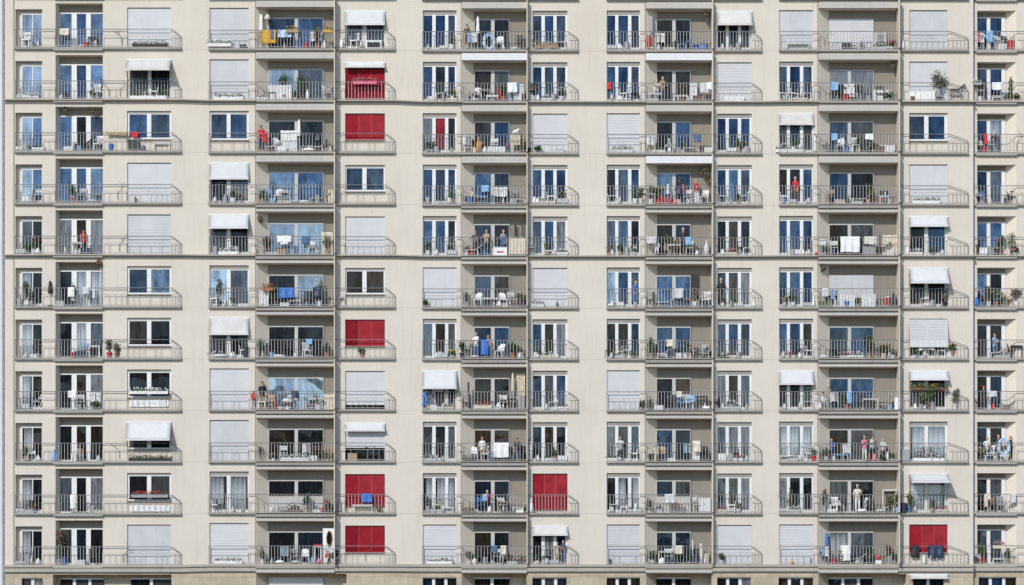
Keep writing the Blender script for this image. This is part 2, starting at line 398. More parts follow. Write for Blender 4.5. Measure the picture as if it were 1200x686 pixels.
stone.build('stone_base', STONE, BLD)
rf = MB(); rf.box(X(EX0)-.3, X(EX1)+.3, -.45, DEEP+.3, zt, zt+.35); rf.build('roof', SLAB, BLD)

# string courses: along row 1, row 4 and above the stone storey, one part per stretch
def course(xa, xb, sa, sb, r, ya, yb):
    mb = MB()
    def bar(d0, d1, out):
        mb.hexa([(X(xa), ya-out, Z(sa+d1)), (X(xb), yb-out, Z(sb+d1)), (X(xb), yb, Z(sb+d1)), (X(xa), ya, Z(sa+d1)),
                 (X(xa), ya-out, Z(sa+d0)), (X(xb), yb-out, Z(sb+d0)), (X(xb), yb, Z(sb+d0)), (X(xa), ya, Z(sa+d0))])
    if r == 10:
        bar(.2, 3.2, .175); bar(3.2, 4.4, .03); bar(4.4, 8.6, .13); bar(8.6, 9.8, .05)
    else:
        bar(.1, 1.7, .225); bar(1.7, 5.0, .05)
    mb.build('string_course', MOULD, BLD)
for r in (1, 4, 10):
    q = EX0; sp = sv(STACKS[0], r)
    for st in STACKS:
        y = st.get('y', 0.0); s = sv(st, r); sa, sb = st['slab']
        if st['k'] == 6:
            course(q, 1140.5, sp, sp, r, 0, 0); course(1140.6, EX1, s, s, r, y, y); continue
        course(q, sa, sp, s, r, 0, 0)
        cut = [c['x'] for c in st['cols'] if c['t'] == 'log' and c['tier']] if r != 10 else []
        q = sa
        for (u, w) in cut: course(q, u-.5, s, s, r, y, y); q = w+.5
        course(q, sb, s, s, r, y, y); q = sb; sp = s
# vertical movement joints beside the loggias and the corner of the set-back wing
for (u, k) in ((299.3, 2), (540.3, 3), (756, 4), (958.2, 5)):
    mb = MB(); st = STACKS[k-1]
    for r in range(NROW):
        mb.box(X(u)-.016, X(u)+.016, -.006, .01, Z(sv(st, r)+13-.0), Z(sv(st, r)-48)) if False else None
        mb.box(X(u)-.016, X(u)+.016, -.006, .01, Z(sv(st, r)-.2), Z(sv(st, r)-60.2+3.4))
    mb.build('movement_joint', JOINT, BLD)
mb = MB(); mb.box(X(16.2)-.02, X(16.2)+.03, -.008, .01, Z(BASEV(STACKS[0])), zt); mb.build('movement_joint', JOINT, BLD)

for a_, b_ in zip(STACKS[:4], STACKS[1:5]):
    for r in range(NROW):
        if r in (1, 4, 10): continue
        mb = MB(); ua, ub = a_['slab'][1]+1, b_['slab'][0]-.6; z = Z((sv(a_, r)+sv(b_, r))/2 + 1.2)
        mb.box(X(ua), X(ub), -.003, .01, z-.008, z+.008); mb.build('panel_joint', PJOINT, BLD)
# ---- windows
def frame_of(mb, xa, xb, va, vb, y, panes, head=0.0):
    """White frame: head, sill and the posts between the panes."""
    cuts = [xa]
    for p in panes: cuts += [p[0], p[1]]
    cuts.append(xb)
    for k in range(0, len(cuts), 2):
        if cuts[k+1] - cuts[k] > .15: mb.box(X(cuts[k]), X(cuts[k+1]), y-.035, y+.035, Z(vb), Z(va))
    for p in panes:
        mb.box(X(p[0]), X(p[1]), y-.03, y+.03, Z(va+1.3), Z(va)); mb.box(X(p[0]), X(p[1]), y-.03, y+.03, Z(vb), Z(vb-1.6))

def wavy(xa, xb, za, zb, y, rr, amp=.018):
    ph = rr.uniform(0, 6); fr = rr.uniform(5, 8)
    return lambda u, v: (xa+(xb-xa)*u, y + amp*math.sin(ph+u*(xb-xa)*fr*2*math.pi*.55)+amp*.4*math.sin(u*31+v*2), za+(zb-za)*v)

def window(name, xa, xb, va, vb, y, panes, codes, head=0.0, low=0.0, label=None, paint=None):
    """A window: its frame is the part, panes and curtains are sub-parts."""
    mb = MB(); vh = va + head
    if head: mb.box(X(xa), X(xb), y-.05, y+.06, Z(vh), Z(va), 1)
    frame_of(mb, xa, xb, vh, vb, y, panes)
    if low:
        for p in panes: mb.box(X(p[0]), X(p[1]), y-.02, y+.02, Z(vb-1.6), Z(vb-low))
    w = mb.build(name, [paint or WFRAME, SLAB], BLD)
    if label: w['label'] = label
    codes = list(codes)
    for k, p in enumerate(panes):
        cd = codes[min(k, len(codes)-1)]
        m = MB(); m.box(X(p[0])+.002, X(p[1])-.002, y-.008, y+.008, Z(vb-1.6-low)+.002, Z(vh+1.3)-.002)
        m.build('pane', R.choice(VAR.get(PCODE[cd], [PCODE[cd]])), w)
        if cd == 'c':
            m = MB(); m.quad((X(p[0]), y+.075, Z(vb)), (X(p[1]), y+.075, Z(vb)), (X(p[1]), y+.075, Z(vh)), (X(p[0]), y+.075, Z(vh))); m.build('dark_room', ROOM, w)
            f = R.uniform(.72, 1.0); left = R.random() < .6
            wd = X(p[1])-X(p[0]); a = X(p[0]) if left else X(p[1])-wd*f
            m = MB(); m.sheet(wavy(a, a+wd*f, Z(vb-2), Z(vh+1), y+.04, R), 24, 2, .004)
            m.build('curtain', CURT, w, True)
    return w

def shutter(xa, xb, va, vb, y, slatted, parent=None, name='roller_shutter'):
    slatted = slatted or R.random() < .12
    mb = MB(); z0, z1 = Z(vb), Z(va); x0, x1 = X(xa)+.01, X(xb)-.01
    if slatted:
        n = max(2, int((z1-z0)/.115)); h = (z1-z0)/n
        for k in range(n):
            za, zb = z0+k*h, z0+(k+1)*h-.008
            mb.hexa([(x0, y-.016, za), (x1, y-.016, za), (x1, y+.02, za), (x0, y+.02, za), (x0, y-.004, zb), (x1, y-.004, zb), (x1, y+.02, zb), (x0, y+.02, zb)])
        mb.box(x0, x1, y+.004, y+.015, z0, z1)
    else:
        nj = 3; w = (x1-x0)/nj
        for k in range(nj):
            mb.box(x0+k*w+.004, x0+(k+1)*w-.004, y-.012, y+.012, z0, z1)
        mb.box(x0, x1, y-.004, y+.01, z0+.01, z1-.01)
    # guide rails at the sides, bottom bar
    mb.box(x0-.008, x0+.035, y-.025, y+.02, z0, z1, 0); mb.box(x1-.035, x1+.008, y-.025, y+.02, z0, z1, 0)
    mb.box(x0+.04, x1-.04, y-.024, y+.014, z0, z0+.05, 0)
    return mb.build(name, R.choice([SHUT, SHUT, SHUTB]), parent or BLD)

def awning(xa, xb, va, drop, reach, y, cloth=None, flat=False):
    cloth = cloth or R.choice([AWN, AWN, AWNC])
    """A drop-arm awning: cassette, sloping cloth with a valance bar, two arms."""
    x0, x1 = X(xa)-.03, X(xb)+.03; zt_ = Z(va)+.02; zb = Z(va+drop)
    cas = MB(); cas.box(x0, x1, y-.10, y+.02, zt_-.09, zt_); a = cas.build('awning', WFRAME, BLD)
    top = (y-.09, zt_-.05); bot = (y-reach, zb+.07)
    m = MB()
    sag = lambda u, v: (x0+.02+(x1-x0-.04)*u, top[0]+(bot[0]-top[0])*v + .01*math.sin(u*9), top[1]+(bot[1]-top[1])*v - .03*math.sin(math.pi*v)*(.6+.4*math.sin(u*7)))
    m.sheet(sag, 10, 6, .008); m.build('awning_cloth', cloth or AWN, a, True)
    m = MB(); m.box(x0+.01, x1-.01, bot[0]-.02, bot[0]+.02, zb+.05, zb+.09); m.box(x0+.02, x1-.02, bot[0]-.026, bot[0]-.018, zb-.02, zb+.06); m.build('valance_bar', cloth or AWN, a)
    m = MB()
    for xx in (x0+.03, x1-.03): m.tube([(xx, y+.0, zb-.25), (xx, bot[0]+.02, zb+.07)], .012, 6)
    m.build('awning_arms' if False else 'awning_arm', RAIL, a)
    return a

def red_blind(xa, xb, va, vb, y, label):
    mb = MB(); x0, x1 = X(xa)+.02, X(xb)-.02; n = 3; w = (x1-x0)/n
    z0, z1 = Z(vb), Z(va)
    for k in range(n):
        mb.box(x0+k*w+.008, x0+(k+1)*w-.008, y-.012, y+.012, z0, z1, (1, 0, 0)[k])  # left panel always darker: cast shade put into its colour
    b = mb.build('fabric_blind', R.choice([[REDC, REDB], [REDF, REDC], [REDF, REDB]]), BLD); b['label'] = label
    m = MB()
    for k in range(1, n): m.box(x0+k*w-.012, x0+k*w+.012, y-.008, y+.008, z0, z1)
    m.build('blind_seam', SEAM, b)
    m = MB(); m.box(x0, x1, y-.025, y+.025, z1, z1+.05); m.build('blind_roller', DKMET, b)
    m = MB(); m.box(x0, x1, y-.018, y+.018, z0-.04, z0); m.build('bottom_bar', REDD, b)
    return b

for st in STACKS:
    y0 = st.get('y', 0.0)
    for c in st['cols']:
        for r in range(NROW):
            s = sv(st, r); cell = c['cells'][r]
            if c['t'] == 'log':
                va = s + c['wtop']; yw = y0 + c['depth'] - .05
                if cell == 'SS':
                    shutter(c['win'][0], (c['win'][0]+c['win'][1])/2, va, s-.4, yw, False); shutter((c['win'][0]+c['win'][1])/2, c['win'][1], va, s-.4, yw, False)
                    continue
                cd, _, op = cell.partition(':')
                low = 19 if op == 'P' else 0
                nm = 'balcony_door'
                w = window(nm, c['win'][0], c['win'][1], va, s-.3, yw, c['panes'], cd, low=low, paint=DFRAME if c['tier'] else None)
                if op != 'P' and len(c['panes']) == 2 and st['k'] in (2,) and r in (1, 2, 7):
                    pass
                continue
            dp = y0 + c['dp']; xa, xb = c['x']; va = s + c['top']
            for part in cell.split('|'):
                t = part[0]; f = part.split(':')
                if t == 'W':
                    window('french_window', c.get('fx', xa), xb, va, s-.3, dp, c['full'], f[1], head=4.2, low=3.2)
                elif t == 'w':
                    window('casement_window', xa, xb, va, s-14.5, dp-.02, c['cas'], f[1], head=2.4)
                    m = MB(); m.box(X(xa)-.02, X(xb)+.02, y0-.07, dp-.06, Z(s-13.5), Z(s-12.4)+.03); m.build('window_sill', LIP, BLD)
                elif t in 'SL':
                    low = float(f[1]); shutter(xa, xb, va+.6 if '|' not in cell else va+10, s-.4-low, y0+.09, t == 'L')
                    if low: m = MB(); m.box(X(xa), X(xb), y0+.2, y0+.21, Z(s), Z(s-low-1)); m.build('dark_gap_pane', GD, BLD)
                elif t == 'R':
                    red_blind(xa, xb, va+(8 if '|' in cell else 1), s-float(f[1])-.6, y0+.10, 'red fabric blind drawn down over a whole tall window')
                    m = MB(); m.box(X(xa), X(xb), y0+.24, y0+.25, Z(s), Z(va)); m.build('pane', GD, BLD)
                elif t == 'r':
                    red_blind(xa, xb, va+1, s-14, y0+.10, 'red fabric blind drawn down to the window sill')
                    m = MB(); m.box(X(xa)-.02, X(xb)+.02, y0-.07, dp-.06, Z(s-13.5), Z(s-12.4)+.03); m.build('window_sill', LIP, BLD)
                    m = MB(); m.box(X(xa), X(xb), y0+.24, y0+.25, Z(s-12), Z(va)); m.build('pane', GD, BLD)
                elif t == 'A':
                    awning(xa, xb, va+.5, float(f[1]), float(f[2]), y0+.05)
                elif t == 'M':        # slatted shutter tilted out on its arms, cloth flap beneath
                    a = MB(); x0, x1 = X(xa), X(xb)
                    n = 12
                    for k in range(n):
                        t0, t1 = k/n, (k+.86)/n
                        za, zb = Z(va+1+24*t0), Z(va+1+24*t1); ya, yb = y0-.02-.24*t0, y0-.02-.24*t1
                        a.hexa([(x0, yb, zb), (x1, yb, zb), (x1, yb+.03, zb), (x0, yb+.03, zb), (x0, ya, za), (x1, ya, za), (x1, ya+.03, za), (x0, ya+.03, za)])
                    b = a.build('tilted_shutter', SHUT, BLD)
                    m = MB(); m.sheet(wavy(x0, x1, Z(va+34), Z(va+25), y0-.26, R, .01), 16, 2, .006); m.build('cloth_flap', AWN, b)
for st in STACKS:
    for (xa, xb, cd) in GROUND[st['k']]:
        y0 = st.get('y', 0.0); g = GLOG[st['k']]; inl = g and g[0] < xa < g[1]
        v0 = BASEV(st) + (6 if st['k'] > 1 or not inl else 6); v1 = sv(st, 11); yw = y0 + (.56 if inl else .2)
        if cd == 'SS':
            shutter(xa, (xa+xb)/2, v0, v1, yw, False); shutter((xa+xb)/2, xb, v0, v1, yw, False); continue
        n = len(cd); g_ = 3.6; w = (xb-xa-g_*(n-1))/n
        window('french_window', xa, xb, v0, v1, yw, [(xa+k*(w+g_), xa+k*(w+g_)+w) for k in range(n)], cd)
awning(1066, 1110, BASEV(STACKS[4])+2.5, 5, .25, 0)

# ---- balconies: slab (the part), railing, handrail, partition, lower lip
RY = -.13
def rail_run(bars, hand, xa, xb, s, y, full, drop=None):
    """One stretch of railing between two x, on floor line s."""
    zt_, zm, zb = Z(s-21), Z(s-13.2), Z(s-1.6)
    x0, x1 = X(xa), X(xb)
    bars.box(x0, x1, y-.012, y+.012, zb-.012, zb+.012)
    if full:
        n = max(1, round((x1-x0)/.172))
        for k in range(n+1):
            xx = x0+(x1-x0)*k/n
            if k == n and not drop: continue
            bars.box(xx-.0125, xx+.0125, y-.01, y+.01, zb, zt_)
    else:
        bars.box(x0, x1, y-.012, y+.012, zm-.011, zm+.011)
        n = max(1, round((x1-x0)/.30))
        for k in range(n+1):
            xx = x0+(x1-x0)*k/n
            if R.random() < .25: continue
            bars.box(xx-.009, xx+.009, y-.01, y+.01, zb, zm)
for st in STACKS:
    y0 = st.get('y', 0.0); sa, sb = st['slab']
    for r in range(-1, NROW):
        s = sv(st, r); y = y0 + RY
        sl = MB()
        logs = [c for c in st['cols'] if c['t'] == 'log' and c['tier']]
        q = sa; spans = []
        for c in logs: spans.append((q, c['x'][0]-.4)); q = c['x'][1]+.4
        spans.append((q, sb))
        course = r in (1, 4, 10)
        for (u, w) in spans: sl.box(X(u), X(w), y0-.165, y0+.0, Z(s+2.4) if not course else Z(s+2.0), Z(s)+.004)
        for c in logs:
            a_, b_ = X(c['x'][0]-.4), X(c['x'][1]+.4)
            if r > 2: sl.box(a_, b_, y0-.165, y0+.02, Z(s+1.0), Z(s)+.006); sl.box(a_, b_, y0-.03, y0+.02, Z(s+2.3), Z(s+1.0)); sl.box(a_, b_, y0-.20, y0+.02, Z(s+5.2), Z(s+2.3))
            else: sl.box(a_, b_, y0-.165, y0+.02, Z(s+2.6), Z(s)+.006); sl.box(a_, b_, y0-.03, y0+.02, Z(s+4.6), Z(s+2.6))
        b = sl.build('balcony', SLAB, BLD)
        for c in st['cols']:
            if c['t'] != 'log': continue
            xa, xb = c['x']
            if c['tier']:
                white = (st['k'], r) in ((3, 0), (4, 0), (4, 2))
                m = MB()
                if white:
                    m.hexa([(X(xa), y0-.30, Z(s+13.2)), (X(xb), y0-.30, Z(s+13.2)), (X(xb), y0-.02, Z(s+12.6)), (X(xa), y0-.02, Z(s+12.6)),
                            (X(xa), y0-.19, Z(s+4.6)), (X(xb), y0-.19, Z(s+4.6)), (X(xb), y0-.02, Z(s+4.6)), (X(xa), y0-.02, Z(s+4.6))])
                elif r <= 2:
                    m.box(X(xa), X(xb), y0-.2, y0-.002, Z(s+12.4), Z(s+5.2)); m.box(X(xa), X(xb), y0-.02, y0-.002, Z(s+5.2), Z(s+4.6))
                else:
                    m.box(X(xa), X(xb), y0-.18, y0-.002, Z(s+10.2), Z(s+7.2)); m.box(X(xa), X(xb), y0-.01, y0-.002, Z(s+7.2), Z(s+5.2))
                m.build('awning_cassette', AWN if white else LIP, b)
                if r >= 0:
                    m = MB(); m.box(X(xb), X(xb)+.05, -(.54 if st['k'] in (2, 5) else .42), -.002, Z(s)+.008, Z(s-st['p']+2.7)); m.build('partition', WALL, b)
            else:
                m = MB(); m.hexa([(X(xa)-.1, y0-.18, Z(s+3.6)), (X(xb), y0-.18, Z(s+3.6)), (X(xb), y0-.002, Z(s+5.6)), (X(xa), y0-.002, Z(s+5.6)),
                                  (X(xa)-.1, y0-.18, Z(s+2.6)), (X(xb), y0-.18, Z(s+2.6)), (X(xb), y0-.002, Z(s+2.6)), (X(xa)-.1, y0-.002, Z(s+2.6))])
                m.build('slab_lip', LIP, b)
        if r < 0: continue
        bars, hand = MB(), MB()
        marks = []; q = sa+.5
        for c in st['cols']:
            xa, xb = c['x']
            full = True
            if c['t'] == 'win':
                full = c['cells'][r].split('|')[-1][0] in 'WR' 
            marks.append((q, xa, False)); marks.append((xa, xb, full)); q = xb
        end = st['droop'] or sb
        marks.append((q, end, False))
        for (u, w, full) in marks:
            if w-u > 1: rail_run(bars, hand, u, w, s, y, full)
        zt_, zm = Z(s-21), Z(s-13.2)
        bars.box(X(sa+.5)-.018, X(sa+.5)+.018, y-.015, y+.015, Z(s), zt_)
        pts = [(X(sa+.5), y, zt_), (X(end), y, zt_)]
        if st['end']:
            L = sb-.8-end
            for k in range(1, 6):
                t = k/5; pts.append((X(end+L*t), y, zt_-(zt_-zm)*(t**1.15)))
            pts.append((X(sb-.8), y, Z(s)))
            bars.box(X(end), X(sb-.8), y-.01, y+.01, zm-.011, zm+.011); bars.box(X(end), X(sb-.8), y-.012, y+.012, Z(s-1.6)-.012, Z(s-1.6)+.012)
            n = 3 if L < 16 else 5
            for k in range(1, n): bars.box(X(end+L*k/n)-.012, X(end+L*k/n)+.012, y-.01, y+.01, Z(s-1.6), zm)
            bars.box(X(sb-.8)-.012, X(sb-.8)+.012, y, y0, zm-.012, zm+.012)
        bars.box(X(sa+.5)-.012, X(sa+.5)+.012, y, y0, zt_-.012, zt_+.012)
        bars.build('railing', RAIL, b)
        hand.tube(pts, .02, 6); hand.build('handrail', HRAIL, b)

# drainpipe in the gap to the next building
dp = MB(); dp.tube([(X(4), .05, 0), (X(4), .05, zt)], .055, 10)
for k in range(10): dp.box(X(4)-.08, X(4)+.08, -.02, .12, 3+k*3.4, 3.06+k*3.4)
dp.build('drainpipe', plain('zinc_pipe', (.25, .26, .28), .5, .2, 3), BLD)
NB = tag(empty('neighbouring_building', (X(2.2), 0, 0)), 'pale blue-grey rendered building end beyond the drainpipe', 'building')
NBW = render_wall('pale_neighbour_render', (.60, .62, .64), (.46, .48, .5))
m = MB(); m.box(-14, 0, .12, 12, 0, Z(-60)); m.build('wall', NBW, NB)
m = MB(); m.box(-14.3, .05, -.05, 12.3, Z(-60), Z(-60)+.3); m.build('roof', SLAB, NB)
for k in range(3):
    for j in range(10):
        w = MB(); xx = -3.5-k*4; zz = 4+j*3.3; w.box(xx-.7, xx+.7, .07, .14, zz, zz+1.5); o = w.build('window', WFRAME, NB)
        w = MB(); w.box(xx-.62, xx-.03, .05, .065, zz+.08, zz+1.42); w.box(xx+.03, xx+.62, .05, .065, zz+.08, zz+1.42); w.build('pane', GD, o)
# ------------------------------------------------------------------ everything that stands, hangs or sits on the balconies
ORD = ['top', 'second', 'third', 'fourth', 'fifth', 'sixth', 'seventh', 'eighth', 'ninth', 'tenth', 'lowest']
NTH = {1: 'first', 2: 'second', 3: 'third', 4: 'fourth', 5: 'fifth', 6: 'last'}
def place(k, r): return f"{ORD[r]} balcony of the {NTH[k]} stack from left"
C_ = dict(white=(.70, .70, .69), cream=(.60, .54, .43), grey=(.30, .30, .31), lgrey=(.50, .51, .52), dark=(.03, .03, .034), black=(.015, .015, .017), red=(.50, .03, .035), pink=(.62, .16, .24),
          blue=(.04, .14, .42), lblue=(.22, .38, .58), navy=(.018, .028, .07), orange=(.62, .25, .04), ochre=(.50, .30, .06), yellow=(.62, .48, .06), green=(.05, .12, .035), olive=(.10, .12, .035),
          brown=(.13, .075, .04), tan=(.36, .26, .16), beige=(.50, .43, .33), terra=(.36, .13, .06), denim=(.07, .12, .22), wood=(.30, .19, .10), skin=(.52, .33, .24), hair=(.03, .02, .015), fair=(.36, .26, .12), ghair=(.42, .41, .40))
def cm(n, rough=.65): return plain('paint_' + n, C_[n], rough, .14, 9)
LEAF = {n: plain('leaf_' + n, C_[n], .6, .45, 14) for n in ('green', 'olive')}
LEAF['grey'] = plain('leaf_grey', (.13, .14, .09), .7, .4, 14)
rr = random.Random(42)

def person(loc, rz, look, label, shirt, trousers, hair, pose='stand', h=1.5, skin='skin', group='people out on the balconies'):
    root = tag(empty('person', loc, rz), label, 'person', group)
    if pose == 'stand' and rr.random() < .55: pose = rr.choice(['lean', 'reach', 'turn'])
    P = person_meshes(pose)
    k = h*.94/1.70
    for nm, me, mt in (('body', P['body'], cm(skin)), ('shirt', P['shirt'], cm(shirt, .85)), ('trousers', P['trousers'], cm(trousers, .85)), ('hair', P['hair'], cm(hair, .8)), ('eyes' , P['eyes'], cm('black', .3))):
        m2 = me.copy(); m2.materials.clear(); m2.materials.append(mt)
        o = bpy.data.objects.new(nm if nm != 'eyes' else 'eye_pair', m2); COL.objects.link(o); o.parent = root; o.scale = (k, k, k)
    return root
_pm = {}
def skin_mesh(nodes, edges, root, sub=1):
    names = list(nodes); me = bpy.data.meshes.new('skin'); me.from_pydata([nodes[n][0] for n in names], [(names.index(a), names.index(b)) for a, b in edges], [])
    o = bpy.data.objects.new('skin', me); COL.objects.link(o)
    md = o.modifiers.new('s', 'SKIN'); md.use_smooth_shade = True
    if not me.skin_vertices: raise RuntimeError('no skin layer')
    for i, n in enumerate(names):
        rd = nodes[n][1]; me.skin_vertices[0].data[i].radius = rd if isinstance(rd, tuple) else (rd, rd)
        me.skin_vertices[0].data[i].use_root = (n == root)
    sb = o.modifiers.new('u', 'SUBSURF'); sb.levels = sub; sb.render_levels = sub
    dg = bpy.context.evaluated_depsgraph_get(); dg.update()
    out = bpy.data.meshes.new_from_object(o.evaluated_get(dg)); bpy.data.objects.remove(o)
    out.polygons.foreach_set('use_smooth', [True]*len(out.polygons))
    return out
def person_meshes(pose):
    if pose in _pm: return _pm[pose]
    dz = -.42 if pose == 'sit' else 0
    N = {'pelvis': ((0, 0, .95+dz), (.14, .105)), 'waist': ((0, 0, 1.12+dz), (.125, .095)), 'chest': ((0, .0, 1.32+dz), (.155, .105)), 'nb': ((0, .005, 1.44+dz), (.06, .06)),
         'neck': ((0, -.005, 1.5+dz), .05), 'chin': ((0, -.03, 1.545+dz), (.058, .066)), 'head': ((0, -.015, 1.61+dz), (.074, .09)), 'top': ((0, -.005, 1.675+dz), (.055, .066))}
    E = [('pelvis', 'waist'), ('waist', 'chest'), ('chest', 'nb'), ('nb', 'neck'), ('neck', 'chin'), ('chin', 'head'), ('head', 'top')]
    for s, q in ((-1, 'l'), (1, 'r')):
        if pose == 'lean': el, wr, hd = (s*.24, -.13, 1.17), (s*.16, -.36, 1.13), (s*.13, -.44, 1.12)
        elif pose == 'sit': el, wr, hd = (s*.23, -.03, 1.12+dz), (s*.16, -.26, 1.02+dz), (s*.13, -.33, 1.0+dz)
        elif pose == 'turn': el, wr, hd = ((s*.27, .03, 1.15), (s*.13, -.14, 1.08), (s*.06, -.17, 1.09)) if s > 0 else ((s*.21, -.1, 1.13), (s*.1, -.22, 1.3), (s*.06, -.24, 1.37))
        elif pose == 'reach': el, wr, hd = ((s*.25, -.10, 1.16), (s*.2, -.3, 1.26), (s*.18, -.38, 1.3)) if s > 0 else ((s*.23, .02, 1.13), (s*.22, -.06, .9), (s*.22, -.09, .82))
        else: el, wr, hd = (s*.23, .02, 1.13), (s*.22, -.06, .9), (s*.22, -.09, .82)
        N['sh'+q] = ((s*.165, 0, 1.385+dz), .056); N['el'+q] = (el, .042); N['wr'+q] = (wr, .03); N['hd'+q] = (hd, (.036, .02))
        E += [('chest', 'sh'+q), ('sh'+q, 'el'+q), ('el'+q, 'wr'+q), ('wr'+q, 'hd'+q)]
        if pose == 'sit': hp, kn, an, toe = (s*.095, -.02, .50), (s*.11, -.43, .50), (s*.11, -.42, .09), (s*.12, -.56, .045)
        else: hp, kn, an, toe = (s*.09, 0, .87), (s*.1, -.02, .49), (s*.1, .02, .09), (s*.115, -.13, .04)
        N['hp'+q] = (hp, .088); N['kn'+q] = (kn, .06); N['an'+q] = (an, .042); N['to'+q] = (toe, (.042, .032))
        E += [('pelvis', 'hp'+q), ('hp'+q, 'kn'+q), ('kn'+q, 'an'+q), ('an'+q, 'to'+q)]
    body = skin_mesh(N, E, 'pelvis')
    # fingers, nose and ears grow out of the same mesh
    import bmesh
    bm = bmesh.new(); bm.from_mesh(body); fb = MB()
    for s, q in ((-1, 'l'), (1, 'r')):
        w, hnd = Vector(N['wr'+q][0]), Vector(N['hd'+q][0]); d = (hnd-w).normalized(); sd = Vector((s, 0, 0)).cross(d).cross(d).normalized()
        sd = d.cross(Vector((s, 0, 0))) if sd.length < .1 else sd
        for f, L in enumerate((.07, .08, .075, .06)):
            b = hnd + sd*(.018*(f-1.5)); t = d.lerp(Vector((0, 0, -1)), .35).normalized()
            fb.tube([b, b+d*L*.55, b+d*L*.55+t*L*.45], [.0095, .0085, .006], 6)
        b = w.lerp(hnd, .55) + sd*.03; fb.tube([b, b+sd*.025+d*.03, b+sd*.02+d*.06], [.011, .01, .007], 6)
    fb.tube([(0, -.10, 1.625+dz), (0, -.122, 1.595+dz), (0, -.10, 1.582+dz)], [.008, .014, .012], 6)
    fb.tube([(-.02, -.098, 1.553+dz), (0, -.104, 1.552+dz), (.02, -.098, 1.553+dz)], .006, 5)
    for s in (-1, 1): fb.ball((s*.078, -.005, 1.6+dz), .024, 8, (.4, .7, 1.2))
    tmp = fb.mesh('x', []); bm.from_mesh(tmp); bm.to_mesh(body); bm.free(); body.polygons.foreach_set('use_smooth', [True]*len(body.polygons))
    def grow(names, add):
        return {n: (N[n][0], tuple(v+add for v in N[n][1]) if isinstance(N[n][1], tuple) else N[n][1]+add) for n in names}
    G = grow(['waist', 'chest', 'shl', 'shr'], .016)
    G['pelvis'] = ((0, 0, .80+dz), (.165, .13)); G['belt'] = ((0, 0, .95+dz), (.155, .122)); G['nb'] = ((0, 0, 1.42+dz), (.075, .07))
    for q in 'lr':
        a, b = Vector(N['sh'+q][0]), Vector(N['el'+q][0]); G['el'+q] = (tuple(b), .053); c = b.lerp(Vector(N['wr'+q][0]), .25); G['cu'+q] = (tuple(c), .048)
    sh = skin_mesh(G, [('pelvis', 'belt'), ('belt', 'waist'), ('waist', 'chest'), ('chest', 'nb')] + [e for q in 'lr' for e in (('chest', 'sh'+q), ('sh'+q, 'el'+q), ('el'+q, 'cu'+q))], 'pelvis')
    T = grow(['pelvis', 'hpl', 'hpr', 'knl', 'knr', 'anl', 'anr'], .012)
    T['band'] = ((0, 0, 1.04+dz), (.138, .108))
    tr = skin_mesh(T, [('band', 'pelvis')] + [e for q in 'lr' for e in (('pelvis', 'hp'+q), ('hp'+q, 'kn'+q), ('kn'+q, 'an'+q))], 'pelvis')
    hb = MB(); hb.ball((0, .012, 1.645+dz), .098, 14, (.88, .98, .86)); hb.ball((0, .05, 1.585+dz), .075, 10, (.95, .6, 1.1)); hr = hb.mesh('h', [])
    eb = MB()
    for s in (-1, 1): eb.ball((s*.03, -.092, 1.612+dz), .011, 8)
    def loft(me, rings):
        lm = MB(); n = 20
        for (a, b, z) in rings:
            for j in range(n): lm.v.append((a*math.cos(2*math.pi*j/n), b*math.sin(2*math.pi*j/n)+.002, z+dz))
        for q in range(len(rings)-1):
            for j in range(n): lm.f.append((q*n+j, q*n+(j+1) % n, (q+1)*n+(j+1) % n, (q+1)*n+j)); lm.m.append(0)
        b2 = bmesh.new(); b2.from_mesh(me); tm = lm.mesh('l', []); b2.from_mesh(tm); b2.to_mesh(me); b2.free()
        me.polygons.foreach_set('use_smooth', [True]*len(me.polygons))
    loft(sh, [(.172, .128, .83), (.165, .124, .95), (.148, .112, 1.10), (.150, .112, 1.22), (.13, .09, 1.32)])
    loft(tr, [(.10, .09, .76), (.155, .118, .84), (.156, .117, .93), (.142, .106, 1.0), (.12, .09, 1.02)])
    _pm[pose] = dict(body=body, shirt=sh, trousers=tr, hair=hr, eyes=eb.mesh('e', []))
    return _pm[pose]

_cache = {}
def copy_tree(o, parent=None):
    c = o.copy(); COL.objects.link(c)
    if parent: c.parent = parent
    for ch in [q for q in o.children]: copy_tree(ch, c)
    return c
def proto(key, make):
    if key in _cache:
        c = copy_tree(_cache[key]); return c
    _cache[key] = make(); return _cache[key]
def put(o, loc, label, cat, group, rz=0.0):
    o.location = loc; o.rotation_euler = (0, 0, rz); tag(o, label, cat, group); return o

